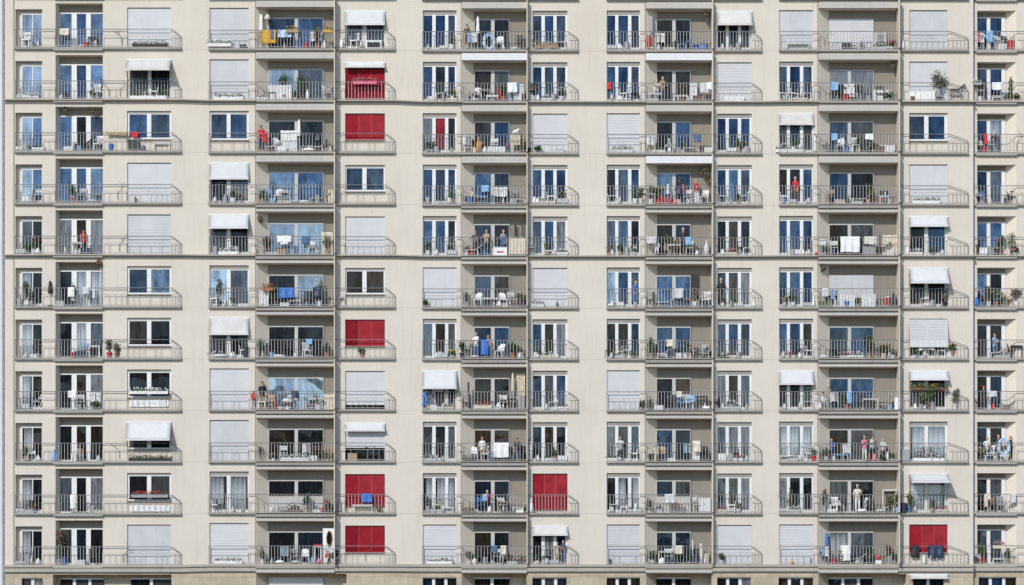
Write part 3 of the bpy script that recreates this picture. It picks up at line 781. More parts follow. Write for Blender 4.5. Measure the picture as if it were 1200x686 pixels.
def mk_chair(col):
    kind = rr.randrange(3)
    def moulded():
        t = empty('balcony_chair'); mt = cm(col, .4)
        m = MB(); m.sheet(lambda u, v: ((u-.5)*.42, -.2+.4*v, .42-.03*math.sin(math.pi*u)-.02*v), 6, 5, .02); m.build('seat', mt, t, True)
        m = MB(); m.sheet(lambda u, v: ((u-.5)*(.46-.1*v), .2-.07*math.sin(math.pi*u)*0+.10*v-.16*(2*u-1)**2*(1-v), .42+.42*v-.05*(2*u-1)**2), 8, 5, .02); m.build('backrest', mt, t, True)
        for sx in (-1, 1):
            for sy in (-1, 1): m = MB(); m.tube([(sx*.18, sy*.17, .41), (sx*.23, sy*.22, 0)], [.022, .015], 6); m.build('leg', mt, t)
        return t
    def folding():
        t = empty('folding_chair'); mt = cm(col, .5)
        m = MB()
        for k in range(5): m.box(-.19, .19, -.2+k*.08, -.14+k*.08, .42, .44)
        m.build('seat', mt, t)
        m = MB()
        for k in range(3): m.box(-.19, .19, .155+.03*k, .17+.03*k, .58+k*.09, .645+k*.09)
        m.build('backrest', mt, t)
        for sx in (-1, 1):
            m = MB(); m.tube([(sx*.2, -.24, 0), (sx*.2, .05, .44), (sx*.2, .24, .86)], .014, 6); m.build('leg', mt, t)
            m = MB(); m.tube([(sx*.18, .24, 0), (sx*.18, -.18, .44)], .014, 6); m.build('leg', mt, t)
        return t
    if kind: return proto(f'chair{kind}{col}', (None, moulded, folding)[kind])
    def f():
        t = empty('balcony_chair'); mt = cm(col, .45)
        m = MB(); m.box(-.2, .2, -.2, .2, .40, .425); m.box(-.2, .2, -.21, -.19, .37, .42); m.build('seat', mt, t)
        m = MB()
        for k in range(5): m.box(-.18+k*.078, -.13+k*.078, .17, .19, .43, .80)
        m.box(-.21, .21, .165, .195, .78, .86); m.build('backrest', mt, t)
        for sx in (-1, 1):
            for sy in (-1, 1): m = MB(); m.hexa([(sx*.19-.018, sy*.19-.018, 0), (sx*.19+.018, sy*.19-.018, 0), (sx*.19+.018, sy*.19+.018, 0), (sx*.19-.018, sy*.19+.018, 0), (sx*.17-.018, sy*.17-.018, .40), (sx*.17+.018, sy*.17-.018, .40), (sx*.17+.018, sy*.17+.018, .40), (sx*.17-.018, sy*.17+.018, .40)]); m.build('leg', mt, t)
            m = MB(); m.tube([(sx*.21, -.18, .4), (sx*.22, -.18, .62), (sx*.22, .17, .64)], .016, 6); m.build('armrest', mt, t)
        return t
    return proto('chair'+col, f)
def mk_table(col, w=.62, d=.42, h=.66):
    def f():
        t = empty('balcony_table'); mt = cm(col, .45)
        m = MB(); m.box(-w/2, w/2, -d/2, d/2, h-.03, h); m.box(-w/2+.03, w/2-.03, -d/2+.03, d/2-.03, h-.08, h-.03); m.build('tabletop', mt, t)
        for sx in (-1, 1):
            for sy in (-1, 1): m = MB(); m.box(sx*(w/2-.05)-.018, sx*(w/2-.05)+.018, sy*(d/2-.05)-.018, sy*(d/2-.05)+.018, 0, h-.03); m.build('leg', mt, t)
        return t
    return proto(f'table{col}{w}{d}{h}', f)
def mk_plant(pot, leaf, flower=None, h=.75, w=.25):
    w *= 1.3; h *= 1.06
    t = empty('potted_plant')
    ph = min(.28, h*.36); pr = ph*.5
    m = MB(); m.lathe([(pr*.72, 0), (pr, ph*.85), (pr*1.12, ph*.86), (pr*1.12, ph), (pr*.95, ph), (pr*.9, ph*.9)], 12); m.build('pot', cm(pot), t)
    m = MB()
    for k in range(5):
        a = rr.uniform(0, 6.3); m.tube([(0, 0, ph*.9), (.3*w*math.cos(a), .3*w*math.sin(a), ph+(h-ph)*.5), (.6*w*math.cos(a), .5*w*math.sin(a), ph+(h-ph)*.85)], [.012, .009, .005], 5, 1)
    for k in range(int(5+w*12)):
        m.leaves((rr.uniform(-.55, .55)*w, rr.uniform(-.3, .3)*w, ph+(h-ph)*rr.uniform(.3, .85)), (w*.55, w*.42, (h-ph)*.28), 38, .11, rr)
    m.build('foliage', [LEAF[leaf], cm('brown')], t)
    if flower:
        m = MB()
        for k in range(int(16+30*w)):
            m.ball((rr.uniform(-.9, .9)*w, rr.uniform(-.7, .3)*w, ph+(h-ph)*rr.uniform(.5, 1.02)), rr.uniform(.025, .045), 6, (1, 1, .7))
        m.build('blossom', cm(flower), t)
    return t
def mk_planter(L, pot, leaf, flower):
    t = empty('flower_box')
    m = MB(); m.hexa([(-L/2+.02, -.07, 0), (L/2-.02, -.07, 0), (L/2-.02, .07, 0), (-L/2+.02, .07, 0), (-L/2, -.09, .16), (L/2, -.09, .16), (L/2, .09, .16), (-L/2, .09, .16)]); m.build('trough', cm(pot), t)
    m = MB(); n = max(3, int(L/.14))
    for k in range(n): m.leaves((-L/2+L*(k+.5)/n, rr.uniform(-.02, .0), .2), (.1, .09, rr.uniform(.08, .18)), 20, .08, rr)
    m.build('foliage', LEAF[leaf], t)
    if flower:
        m = MB()
        for k in range(n*4): m.ball((rr.uniform(-L/2, L/2), rr.uniform(-.1, .05), rr.uniform(.2, .36)), rr.uniform(.022, .038), 6)
        m.build('blossom', cm(flower), t)
    return t
def mk_hanging(leaf, flower, drop=.35, w=.22):
    t = empty('hanging_basket')
    m = MB(); m.lathe([(.03, -drop-.14), (.11, -drop-.1), (.14, -drop), (.12, -drop)], 10); m.build('basket', cm('brown'), t)
    m = MB(); m.tube([(0, 0, 0), (0, 0, -drop+.16)], .006, 5)
    for k in range(3): a = k*2.1; m.tube([(0, 0, -drop+.16), (.12*math.cos(a), .12*math.sin(a), -drop)], .004, 4)
    m.build('hanger', DKMET, t)
    m = MB()
    for k in range(5): m.leaves((rr.uniform(-.6, .6)*w, rr.uniform(-.4, .4)*w, -drop+rr.uniform(-.25, .12)), (w*.6, w*.5, .13), 24, .09, rr)
    m.build('foliage', LEAF[leaf], t)
    if flower:
        m = MB()
        for k in range(18): m.ball((rr.uniform(-1, 1)*w, rr.uniform(-.7, .5)*w, -drop+rr.uniform(-.25, .2)), .03, 6)
        m.build('blossom', cm(flower), t)
    return t
def mk_cloth(name, w, h, col, pattern=None, back=.3):
    """A cloth folded over the handrail (origin on the rail)."""
    L = h + back; ph = rr.uniform(0, 6)
    def fn(u, v):
        d = v*L
        if d < h: y, z = -.032, -(h-d)
        elif d < h+.064: y, z = -.032+(d-h), .028
        else: y, z = .032, -(d-h-.064)
        amp = .022*(1-min(1, abs(d-h)/.1)*.0) if abs(d-h) > .08 else .0
        return ((u-.5)*w + .01*math.sin(z*9+ph), y + (amp*math.sin(u*w*16+ph) + .01*math.sin(z*11))*(-1 if y < 0 else 1) - (.012 if y < 0 else -.012), z + .012*math.sin(u*7+ph)*(1 if abs(z) > .1 else 0))
    m = MB(); m.sheet(fn, max(8, int(w/.05)), 16, .008)
    return m.build(name, pattern or cm(col, .9), None, True)
def mk_box(name, w, d, h, col, lid=None):
    t = empty(name)
    m = MB(); m.box(-w/2, w/2, -d/2, d/2, 0, h-.03)
    for k in range(3): m.box(-w/2-.006, w/2+.006, -d/2-.006, d/2+.006, h*(.18+k*.26), h*(.18+k*.26)+.012)
    m.build('body', cm(col), t)
    m = MB(); m.box(-w/2-.012, w/2+.012, -d/2-.012, d/2+.012, h-.03, h); m.build('lid', cm(lid or col), t)
    return t
def mk_cabinet(w, d, h, col, handle='grey'):
    t = empty('balcony_cabinet')
    m = MB(); m.box(-w/2, w/2, -d/2+.02, d/2, .05, h); m.box(-w/2-.012, w/2+.012, -d/2, d/2, h, h+.02); m.box(-w/2+.03, w/2-.03, -d/2+.05, d/2, 0, .05); m.build('carcass', cm(col), t)
    for s in (-1, 1):
        m = MB(); m.box(s*w/4-w/4+.008, s*w/4+w/4-.008, -d/2, -d/2+.02, .07, h-.01); o = m.build('door', cm(col), t)
        m = MB(); m.box(s*.03-.008, s*.03+.008, -d/2-.02, -d/2, h*.5, h*.5+.12); m.build('handle', cm(handle), o)
    return t
def mk_bucket(col, h=.3, r=.14):
    t = empty('bucket'); m = MB(); m.lathe([(r*.75, 0), (r, h*.95), (r*1.07, h), (r*.95, h), (r*.9, h*.85)], 12); m.build('pail', cm(col), t)
    m = MB(); m.tube([(-r, 0, h*.92), (-r*.8, -.04, h*1.25), (0, -.05, h*1.42), (r*.8, -.04, h*1.25), (r, 0, h*.92)], .007, 5); m.build('handle', cm('grey'), t); return t
def mk_bag(col, w=.3, h=.36):
    ph = rr.uniform(0, 6)
    m = MB(); i0 = 0; n = 14; prof = [(.42, 0), (.52, .08), (.55, .3), (.47, .62), (.3, .84), (.16, .92), (.24, 1.0)]
    for (q, z) in prof:
        for j in range(n):
            a = 2*math.pi*j/n; k = q*(1+.10*math.sin(3*a+ph+z*4)+.05*math.sin(7*a+ph*2))
            m.v.append((w*k*math.cos(a), w*.62*k*math.sin(a), h*z))
    for p in range(len(prof)-1):
        for j in range(n): m.f.append((p*n+j, p*n+(j+1) % n, (p+1)*n+(j+1) % n, (p+1)*n+j)); m.m.append(0)
    m.f.append(tuple(range(n))[::-1]); m.m.append(0); m.f.append(tuple((len(prof)-1)*n+j for j in range(n))); m.m.append(0)
    return m.build('tied_bag', cm(col, .5), None, True)
def mk_lounger(col, L=1.05):
    t = empty('sun_lounger')
    m = MB()
    for k in range(12): m.box(-L/2+k*L*.62/12, -L/2+(k+.8)*L*.62/12, -.2, .2, .26, .285)
    m.build('seat', cm(col), t)
    m = MB(); x0 = -L/2+L*.62
    for k in range(7):
        a, b = x0+k*.055, x0+k*.055+.045; m.hexa([(a, -.2, .26+(a-x0)*.8), (b, -.2, .26+(b-x0)*.8), (b, .2, .26+(b-x0)*.8), (a, .2, .26+(a-x0)*.8), (a, -.2, .285+(a-x0)*.8), (b, -.2, .285+(b-x0)*.8), (b, .2, .285+(b-x0)*.8), (a, .2, .285+(a-x0)*.8)])
    m.build('backrest', cm(col), t)
    for sx in (-.42, .25):
        for sy in (-.18, .18): m = MB(); m.box(sx*L-.02, sx*L+.02, sy-.02, sy+.02, 0, .26); m.build('leg', cm(col), t)
    return t
def mk_bike(col):
    t = empty('bicycle'); mt = cm(col, .4)
    for x in (-.36, .36):
        m = MB(); m.tube([(x+.25*math.cos(a*.3142), 0, .27+.25*math.sin(a*.3142)) for a in range(21)], .017, 6, cap=False)
        for a in range(8): m.tube([(x, 0, .27), (x+.25*math.cos(a*.785), 0, .27+.25*math.sin(a*.785))], .003, 4)
        m.build('wheel', cm('black'), t)
    m = MB()
    for a, b in (((-.36, 0, .27), (-.12, 0, .62)), ((-.36, 0, .27), (-.02, 0, .26)), ((-.02, 0, .26), (-.14, 0, .68)), ((-.02, 0, .26), (.26, 0, .62)), ((-.12, 0, .62), (.26, 0, .64)), ((.26, 0, .74), (.36, 0, .27))): m.tube([a, b], .017, 6)
    m.build('bike_frame', mt, t)
    m = MB(); m.tube([(.22, -.2, .78), (.27, 0, .75), (.22, .2, .78)], .013, 6); m.build('handlebar', DKMET, t)
    m = MB(); m.ball((-.15, 0, .7), .09, 8, (1.2, .6, .3)); m.build('saddle', cm('black'), t)
    return t
def mk_pram(body, hood):
    t = empty('pram')
    for x in (-.22, .24):
        for y in (-.13, .13): m = MB(); m.tube([(x+.12*math.cos(a*.524), y, .13+.12*math.sin(a*.524)) for a in range(13)], .016, 6, cap=False); m.tube([(x-.11, y, .13), (x+.11, y, .13)], .006, 4); m.tube([(x, y, .02), (x, y, .24)], .006, 4); m.build('wheel', cm('dark'), t)
    m = MB(); m.tube([(-.22, -.13, .13), (.2, -.13, .45)], .012, 6); m.tube([(.24, -.13, .13), (-.2, -.13, .45)], .012, 6); m.tube([(-.22, .13, .13), (.2, .13, .45)], .012, 6); m.tube([(.24, .13, .13), (-.2, .13, .45)], .012, 6); m.tube([(-.2, -.13, .45), (-.42, -.12, .78), (-.42, .12, .78), (-.2, .13, .45)], .012, 6); m.build('chassis', DKMET, t)
    m = MB(); m.ball((.02, 0, .47), .26, 12, (1.2, .7, .55)); m.build('carrycot', cm(body), t, True)
    m = MB()
    m.sheet(lambda u, v: (.12+.26*math.cos(math.pi*(.05+.55*u))*(.9), .17*math.sin(math.pi*(v-.5)), .50+.30*math.sin(math.pi*(.05+.55*u))*math.cos(math.pi*(v-.5)*.8)), 10, 8, .01); m.build('hood', cm(hood), t, True)
    return t
def mk_parasol(col, h=1.75):
    t = empty('closed_parasol')
    m = MB(); m.tube([(0, 0, .05), (0, 0, h)], .018, 8); m.build('pole', cm('lgrey'), t)
    m = MB(); m.lathe([(.16, 0), (.16, .04), (.05, .08), (.03, .09)], 12); m.build('foot', cm('grey'), t)
    m = MB(); n = 16; prof = [(.03, h), (.06, h*.93), (.075, h*.75), (.1, h*.55), (.085, h*.5)]
    for (q, z) in prof:
        for j in range(n): a = 2*math.pi*j/n; m.v.append((q*(1+.25*(j % 2))*math.cos(a), q*(1+.25*(j % 2))*math.sin(a), z))
    for p in range(len(prof)-1):
        for j in range(n): m.f.append((p*n+j, p*n+(j+1) % n, (p+1)*n+(j+1) % n, (p+1)*n+j)); m.m.append(0)
    m.build('folded_canopy', cm(col, .9), t, True); return t
def mk_rack(w, cloths):
    t = empty('drying_rack'); m = MB()
    for x in (-w/2, w/2): m.tube([(x, -.16, 0), (x, .1, .92)], .012, 6); m.tube([(x, .16, 0), (x, -.1, .92)], .012, 6)
    for y in (-.12, -.04, .04, .12): m.tube([(-w/2, y, .92), (w/2, y, .92)], .008, 5)
    m.build('rack_frame', cm('lgrey'), t); return t
def mk_hung(w, h, col, seed):
    ph = seed; th = .008
    m = MB(); m.sheet(lambda u, v: ((u-.5)*w*(1+.06*v*math.sin(ph)), .018*math.sin(u*11+ph)*(.3+v), -h*v*(1+.06*math.sin(u*5+ph))), 10, 8, th)
    return m.build('hung_cloth', cm(col, .9), None, True)
def mk_garment(col, kind):
    m = MB()
    if kind == 'shirt':
        pts = [(-.2, 0), (-.2, -.45), (.2, -.45), (.2, 0)]
        m.sheet(lambda u, v: ((u-.5)*(.36+.05*v), .015*math.sin(u*8+v*3), -.5*v), 10, 8, .012)
        for s in (-1, 1): m.sheet(lambda u, v, s=s: (s*(.17+.16*u), .01*math.sin(v*6), -.03-.16*u-.13*v), 5, 4, .012)
    else:
        m.sheet(lambda u, v: ((u-.5)*.3, .012*math.sin(u*8), -.2*v), 8, 4, .014)
        for s in (-1, 1): m.sheet(lambda u, v, s=s: (s*.08+(u-.5)*.14, .012*math.sin(v*6+s), -.19-.5*v), 5, 6, .014)
    return m.build('hung_shirt' if kind == 'shirt' else 'hung_trousers', cm(col, .9), None, True)
def mk_screen(w, h, col):
    t = empty('wood_screen'); m = MB(); n = max(4, int(w/.1))
    for k in range(n): m.box(-w/2+k*w/n+.004, -w/2+(k+1)*w/n-.004, -.012, .012, .02, h-(.01*(k % 3)))
    m.build('plank_panel', plain('pale_plank_' + col, C_[col], .8, .25, 7), t)
    m = MB(); m.box(-w/2, w/2, .012, .04, h*.2, h*.2+.05); m.box(-w/2, w/2, .012, .04, h*.8, h*.8+.05); m.build('cross_rail', cm(col), t); return t
def mk_parrot(): pass
def mk_post(col, h, r=.035, cap=None):
    t = empty('post'); m = MB(); m.tube([(0, 0, .03), (0, 0, h)], r, 10); m.build('pole', cm(col), t)
    m = MB(); m.lathe([(r*2.6, 0), (r*2.6, .03), (r, .05)], 12); m.build('foot', cm('grey'), t)
    if cap: m = MB(); m.ball((0, 0, h), r*1.7, 10); m.build('cap', cm(cap), t)
    return t
def mk_cushions(col, w=.5, n=2):
    m = MB(); m.ball((0, 0, .10), .10, 14, (w/.2, 1.7, 1)); return m.build('seat_cushion', cm(col, .95), None, True)
def mk_barrel(col, h=.55, r=.2, lid=None):
    t = empty('lidded_bin'); m = MB(); m.lathe([(r*.85, 0), (r, h*.92), (r, h*.93)], 14); m.build('body', cm(col), t)
    m = MB(); m.lathe([(r*1.06, h*.92), (r*1.06, h*.96), (r*.6, h*1.03), (r*.1, h*1.06)], 14); m.build('lid', cm(lid or col), t); return t
def mk_bottle(col, h=.3):
    t = empty('large_bottle'); m = MB(); r = h*.16; m.lathe([(r, 0), (r*1.02, h*.6), (r*.4, h*.8), (r*.35, h*.94)], 10); m.build('bottle_body', cm(col, .25), t, True)
    m = MB(); m.lathe([(r*.42, h*.93), (r*.42, h)], 10); m.build('cap', cm('white'), t); return t
def mk_ball(col, r=.12):
    m = MB(); m.ball((0, 0, r), r, 16); return m.build('play_ball', plain('ball_' + col, C_[col], .4, .35, 12), None, True)
def mk_grill():
    t = empty('kettle_grill'); m = MB(); m.ball((0, 0, .62), .2, 14, (1, 1, .55)); m.build('bowl', cm('black', .35), t, True)
    for k in range(3): a = k*2.1; m = MB(); m.tube([(.1*math.cos(a), .1*math.sin(a), .55), (.2*math.cos(a), .18*math.sin(a), 0)], .012, 6); m.build('leg', cm('lgrey'), t)
    m = MB(); m.ball((0, 0, .73), .03, 8); m.build('lid_knob', cm('black'), t); return t
def mk_twig():
    m = MB()
    def br(p, d, L, r, n):
        q = p + d*L; m.tube([p, p.lerp(q, .5)+Vector((rr.uniform(-.02, .02), 0, rr.uniform(-.02, .02))), q], [r, r*.8, r*.5], 5)
        if n:
            for _ in range(2): br(p.lerp(q, rr.uniform(.4, 1)), (d+Vector((rr.uniform(-1, 1), rr.uniform(-.2, .2), rr.uniform(-.7, .7)))).normalized(), L*.6, r*.6, n-1)
    br(Vector((0, 0, 0)), Vector((rr.choice((-1, 1))*.6, 0, .7)).normalized(), .42, .013, 3)
    m.tube([(0, 0, -.35), (0, 0, 0)], [.016, .013], 6)
    return m.build('dry_creeper', cm('brown'))
def mk_umbrella_lamp(col='beige'):
    t = empty('hanging_lamp'); m = MB(); m.tube([(0, 0, 0), (0, 0, -.3)], .006, 5); m.build('cord', DKMET, t)
    m = MB(); m.lathe([(.05, -.28), (.15, -.42), (.17, -.55), (.11, -.62)], 12); m.build('lamp_shade', cm(col), t, True); return t
def mk_mirror():
    t = empty('oval_mirror'); m = MB(); m.tube([(.16*math.cos(a*.314), 0, .5+.42*math.sin(a*.314)) for a in range(21)], .03, 6, cap=False); m.build('mirror_frame', cm('tan'), t)
    m = MB(); m.v = [(0, .004, .5)] + [(.16*math.cos(a*.314), .004, .5+.42*math.sin(a*.314)) for a in range(20)]
    for a in range(20): m.f.append((0, 1+a, 1+(a+1) % 20)); m.m.append(0)
    m.build('mirror_glass', GD, t); return t
def mk_clockface(): pass
def mk_ring():
    t = empty('swim_ring'); m = MB(); m.tube([(.3*math.cos(a*.2094), 0, .45+.42*math.sin(a*.2094)) for a in range(31)], .075, 10, cap=False); m.build('ring_tube', plain('ring_paint', (.30, .46, .66), .3, .5, 3), t, True)
    m = MB(); m.tube([(.22*math.cos(a*.2094), .0, .45+.33*math.sin(a*.2094)) for a in range(31)], .03, 8, cap=False); m.build('inner_band', cm('white'), t, True); return t
def mk_cat(col):
    N = {'rump': ((0, .09, .14), .075), 'belly': ((0, 0, .15), .07), 'chest': ((0, -.10, .17), .07), 'neck': ((0, -.15, .22), .045), 'head': ((0, -.19, .26), .052), 'muz': ((0, -.235, .25), .028), 't1': ((0, .17, .12), .02), 't2': ((.06, .22, .05), .016), 't3': ((.14, .2, .03), .012)}
    E = [('rump', 'belly'), ('belly', 'chest'), ('chest', 'neck'), ('neck', 'head'), ('head', 'muz'), ('rump', 't1'), ('t1', 't2'), ('t2', 't3')]
    for s, q in ((-1, 'l'), (1, 'r')):
        N['s'+q] = ((s*.05, -.1, .12), .03); N['w'+q] = ((s*.05, -.11, .05), .02); N['p'+q] = ((s*.05, -.135, .018), .018)
        N['h'+q] = ((s*.06, .07, .1), .04); N['k'+q] = ((s*.065, .03, .06), .026); N['c'+q] = ((s*.06, .11, .035), .018); N['f'+q] = ((s*.06, .05, .016), .016)
        E += [('chest', 's'+q), ('s'+q, 'w'+q), ('w'+q, 'p'+q), ('rump', 'h'+q), ('h'+q, 'k'+q), ('k'+q, 'c'+q), ('c'+q, 'f'+q)]
        N['e'+q] = ((s*.035, -.185, .315), .014); E.append(('head', 'e'+q))
    me = skin_mesh(N, E, 'belly'); me.materials.append(cm(col)); o = bpy.data.objects.new('cat', me); COL.objects.link(o); return o

stripes = plain('blue_white_stripes', (.4, .5, .66), .9, .6, 5)
rugmat = plain('orange_rug', (.52, .30, .045), .95, .25, 14)
GRP = dict(chair='chairs out on the balconies', table='tables out on the balconies', plant='potted plants on the balconies', planter='flower boxes on the railings', towel='cloths hung over the railings', box='boxes kept on the balconies',
           bag='bags left on the balconies', cabinet='cabinets kept on the balconies', bucket='buckets on the balconies', lounger='loungers on the balconies', cushion='cushions on the balconies', basket='hanging baskets', rack='drying racks', hung='washing on the racks', post='posts and poles on the balconies', bike='bicycles on the balconies', bin='bins on the balconies', twig='dry creepers along the railings')
def spot(k, r, u, y=None, up=0.0):
    st = STACKS[k-1]; y0 = st.get('y', 0.0)
    logs = [c for c in st['cols'] if c['t'] == 'log']; inl = any(c['x'][0] < u < c['x'][1] for c in logs)
    if y is None: y = .18 if inl else -.02
    return (X(u), y0+y, Z(sv(st, r)) + .008 + up)
RAILZ = 21*S
def add(k, r, u, kind, desc, *a, y=None, up=0.0, rz=0.0, **kw):
    lab = f"{desc}, {place(k, r)}"; loc = spot(k, r, u, y, up); st = STACKS[k-1]; y0 = st.get('y', 0.0); rail = (X(u), y0+RY, Z(sv(st, r)-21))
    if kind == 'chair': put(mk_chair(a[0]), loc, lab, 'chair', GRP['chair'], rz or rr.uniform(-.5, .5))
    elif kind == 'table': put(mk_table(a[0], *a[1:]), loc, lab, 'table', GRP['table'])
    elif kind == 'plant': put(mk_plant(*a, **kw), loc, lab, 'plant', GRP['plant'], rr.uniform(0, 6))
    elif kind == 'planter': put(mk_planter(*a), (rail[0], rail[1]-.105, rail[2]-.15) if not up and y is None else loc, lab, 'flower box', GRP['planter'])
    elif kind == 'basket':
        c = [c for c in st['cols'] if c['t'] == 'log'][0]; put(mk_hanging(*a, **kw), (loc[0], loc[1] if y is not None else y0+.1, Z(sv(st, r)+c['ceil'])-.002), lab, 'hanging plant', GRP['basket'])
    elif kind == 'towel': put(mk_cloth('hung_towel', *a), rail, lab, 'towel', GRP['towel'])
    elif kind == 'box': put(mk_box('storage_box', *a), loc, lab, 'box', GRP['box'])
    elif kind == 'cabinet': put(mk_cabinet(*a), loc, lab, 'cabinet', GRP['cabinet'])
    elif kind == 'bucket': put(mk_bucket(*a), loc, lab, 'bucket', GRP['bucket'])
    elif kind == 'bag': put(mk_bag(*a), loc, lab, 'bag', GRP['bag'], rr.uniform(0, 3))
    elif kind == 'lounger': put(mk_lounger(*a), loc, lab, 'sun lounger', GRP['lounger'])
    elif kind == 'bike': put(mk_bike(*a), loc, lab, 'bicycle', GRP['bike'])
    elif kind == 'pram': put(mk_pram(*a), loc, lab, 'pram', None)
    elif kind == 'parasol': put(mk_parasol(*a), loc, lab, 'parasol', None)
    elif kind == 'cushion': put(mk_cushions(*a), loc, lab, 'cushion', GRP['cushion'])
    elif kind == 'post': put(mk_post(*a), loc, lab, 'post', GRP['post'])
    elif kind == 'screen':
        o = put(mk_screen(*a), loc, lab, 'screen', None)
        nm = next((n for w, n in (('cloth', 'cloth_screen'), ('sheet', 'cloth_screen'), ('label', 'cooler_label'), ('panel', 'balcony_panel'), ('board', 'board')) if w in desc), None)  # boarded panels, mesh and dark fronts all come under this name
        if nm: o.name = nm; o['category'] = nm.replace('_', ' ')
    elif kind == 'bin': put(mk_barrel(*a), loc, lab, 'bin', GRP['bin'])
    elif kind == 'bottle': put(mk_bottle(*a), loc, lab, 'bottle', None)
    elif kind == 'ball': put(mk_ball(*a), loc, lab, 'ball', None)
    elif kind == 'grill': put(mk_grill(), loc, lab, 'grill', None)
    elif kind == 'twig': put(mk_twig(), (rail[0], rail[1]+.06, rail[2]-.45), lab, 'creeper', GRP['twig'])
    elif kind == 'lamp': put(mk_umbrella_lamp(*a), (loc[0], loc[1], Z(sv(st, r)-47.7)), lab, 'lamp', None)
    elif kind == 'mirror': put(mk_mirror(), loc, lab, 'mirror', None)
    elif kind == 'ring': put(mk_ring(), loc, lab, 'swim ring', None)
    elif kind == 'cat': put(mk_cat(*a), loc, lab, 'cat', None, rz)
    elif kind == 'rack':
        w, cl = a[0], a[1]; put(mk_rack(w, cl), loc, lab, 'drying rack', GRP['rack'])
        for i, (q, c) in enumerate(cl):
            x = loc[0]-w/2+w*(i+.5)/len(cl); yy = loc[1]-.12 if i % 2 == 0 else loc[1]-.04
            o = mk_hung(w/len(cl)*.85, .5, c, i*1.7+r) if q == 'cloth' else mk_garment(c, q)
            put(o, (x, yy, loc[2]+.93), f"{['first', 'second', 'third', 'fourth'][i]} hung {c if c != 'lgrey' else 'pale grey'} {'cloth' if q == 'cloth' else q}, {place(k, r)}", 'laundry', GRP['hung'])
    elif kind == 'person': person(loc, rz or rr.uniform(-.8, .8), None, lab, *a, **kw)
    else: raise ValueError(kind)

# --- first stack
add(1,0,112,'bottle','pale lantern-shaped jar behind the rail','cream',.55,y=.1,up=.0)
add(1,0,143,'twig','dry brown creeper twig on the rail')
add(1,0,176,'planter','low dark flower box under the shutter',1.9,'dark','olive',None,y=-.08,up=.001)
add(1,0,95,'cushion','small pale cushion on the floor','lgrey',.4)
add(1,1,128,'twig','bare forked creeper beside the awning'); add(1,1,141,'twig','thin bare creeper twig near the awning')
add(1,1,174,'planter','long white flower box below the awning',2.0,'white','grey',None,y=-.08,up=.001)
add(1,1,112,'chair','white plastic chair','white'); add(1,1,72,'bag','small white tied bag','white',.25,.3)
add(1,2,110,'basket','brown dried hanging plant','grey',None,drop=.2,w=.32); add(1,2,76,'basket','small sparse hanging fern','olive',None,drop=.15,w=.14)
add(1,2,97,'lounger','dark reclining lounger','dark',1.0,up=.1); add(1,2,80,'box','low white box by the door','lgrey'and .5,.3,.25,'white')
add(1,2,138,'towel','rolled tan blanket on the rail',1.1,.16,'tan',None,.14); add(1,2,158,'towel','small red cloth on the rail',.42,.26,'red',None,.2)
add(1,2,130,'bucket','blue bucket by the wall','blue',.36,.13,y=-.05); add(1,2,157,'box','dark crate under the window',.6,.14,.5,'dark','black',y=-.05); add(1,2,190,'table','narrow white bench table','white',.9,.2,.42,y=-.06)
add(1,2,168,'bag','dark blue bag','navy',.22,.3,y=-.06)
add(1,3,138,'twig','curling dry creeper'); add(1,3,159,'bottle','single dark bottle by the shutter','brown',.35,y=-.07); add(1,3,95,'chair','light grey chair','lgrey')
add(1,4,97,'person','person in a red shirt at the door','red','dark','hair',pose='stand',h=1.45,y=.28); add(1,4,90,'table','white round-legged table','white'); add(1,4,39,'plant','small plant with pink flowers','white','green','pink',.9,.12,y=.1)
add(1,4,140,'twig','grey dry creeper below the shutter'); add(1,4,30,'bucket','white bucket','white',.3,.12,y=.1)
add(1,5,118.5,'post','tall grey pole with red flowers above','lgrey',2.05,.03,y=-.06); add(1,5,116,'basket','hanging basket of red flowers','olive','red',drop=.02,w=.16,y=-.05)
add(1,5,59,'parasol','closed black parasol against the wall','black',1.35,y=-.08); add(1,5,36,'chair','white chair','white',y=.12); add(1,5,30,'plant','small tan leafed plant','tan','grey',None,1.25,.14,y=.08)
add(1,5,84,'towel','white towel beside the door',.35,.5,'white'); add(1,5,105,'rack','drying rack of pale washing',.6,[('cloth','white'),('cloth','lblue'),('cloth','white')])
add(1,6,97,'chair','blue chair at the glass door','lblue'); add(1,6,110,'table','white table','white'); add(1,6,128,'plant','brown drooping potted shrub by the wall','red','grey',None,.9,.2,y=-.03); add(1,6,137,'plant','olive potted shrub near the window','brown','olive',None,.7,.16,y=-.03)
add(1,6,40,'box','white low box','white'and .5,.15,.2,'white',y=.08)
add(1,7,112,'rack','drying rack of white sheets',.55,[('cloth','white'),('cloth','white')]); add(1,7,94,'chair','white slatted chair','white'); add(1,7,112,'plant','dark low plant beneath the washing','dark','green',None,.4,.2,y=-.04)
add(1,7,175,'planter','flower box of white blossoms',2.1,'white','green','white'); add(1,7,175,'screen','white boarded panel under the window',2.1,.42,'white',y=-.02,up=.12)
add(1,8,93,'person','person crouching in tan clothing','tan','grey','fair',pose='sit',h=1.25,y=.2); add(1,8,64,'bag','blue-grey sack by the wall','lblue',.3,.6,y=-.05); add(1,8,86,'box','white box near the sitting person','lgrey'and .3,.25,.4,'white')
add(1,8,176,'planter','dark weathered flower box under the awning',2.3,'dark','olive',None,y=-.08,up=.001); add(1,8,30,'chair','grey chair','grey',y=.1); add(1,8,140,'twig','dry creeper along the wall')
add(1,9,86,'towel','white patterned towel',.3,.75,'white'); add(1,9,94,'bike','small black tricycle-like bicycle','dark',y=.1); add(1,9,176,'planter','flower box with white and red blossoms',2.0,'grey','grey','red')
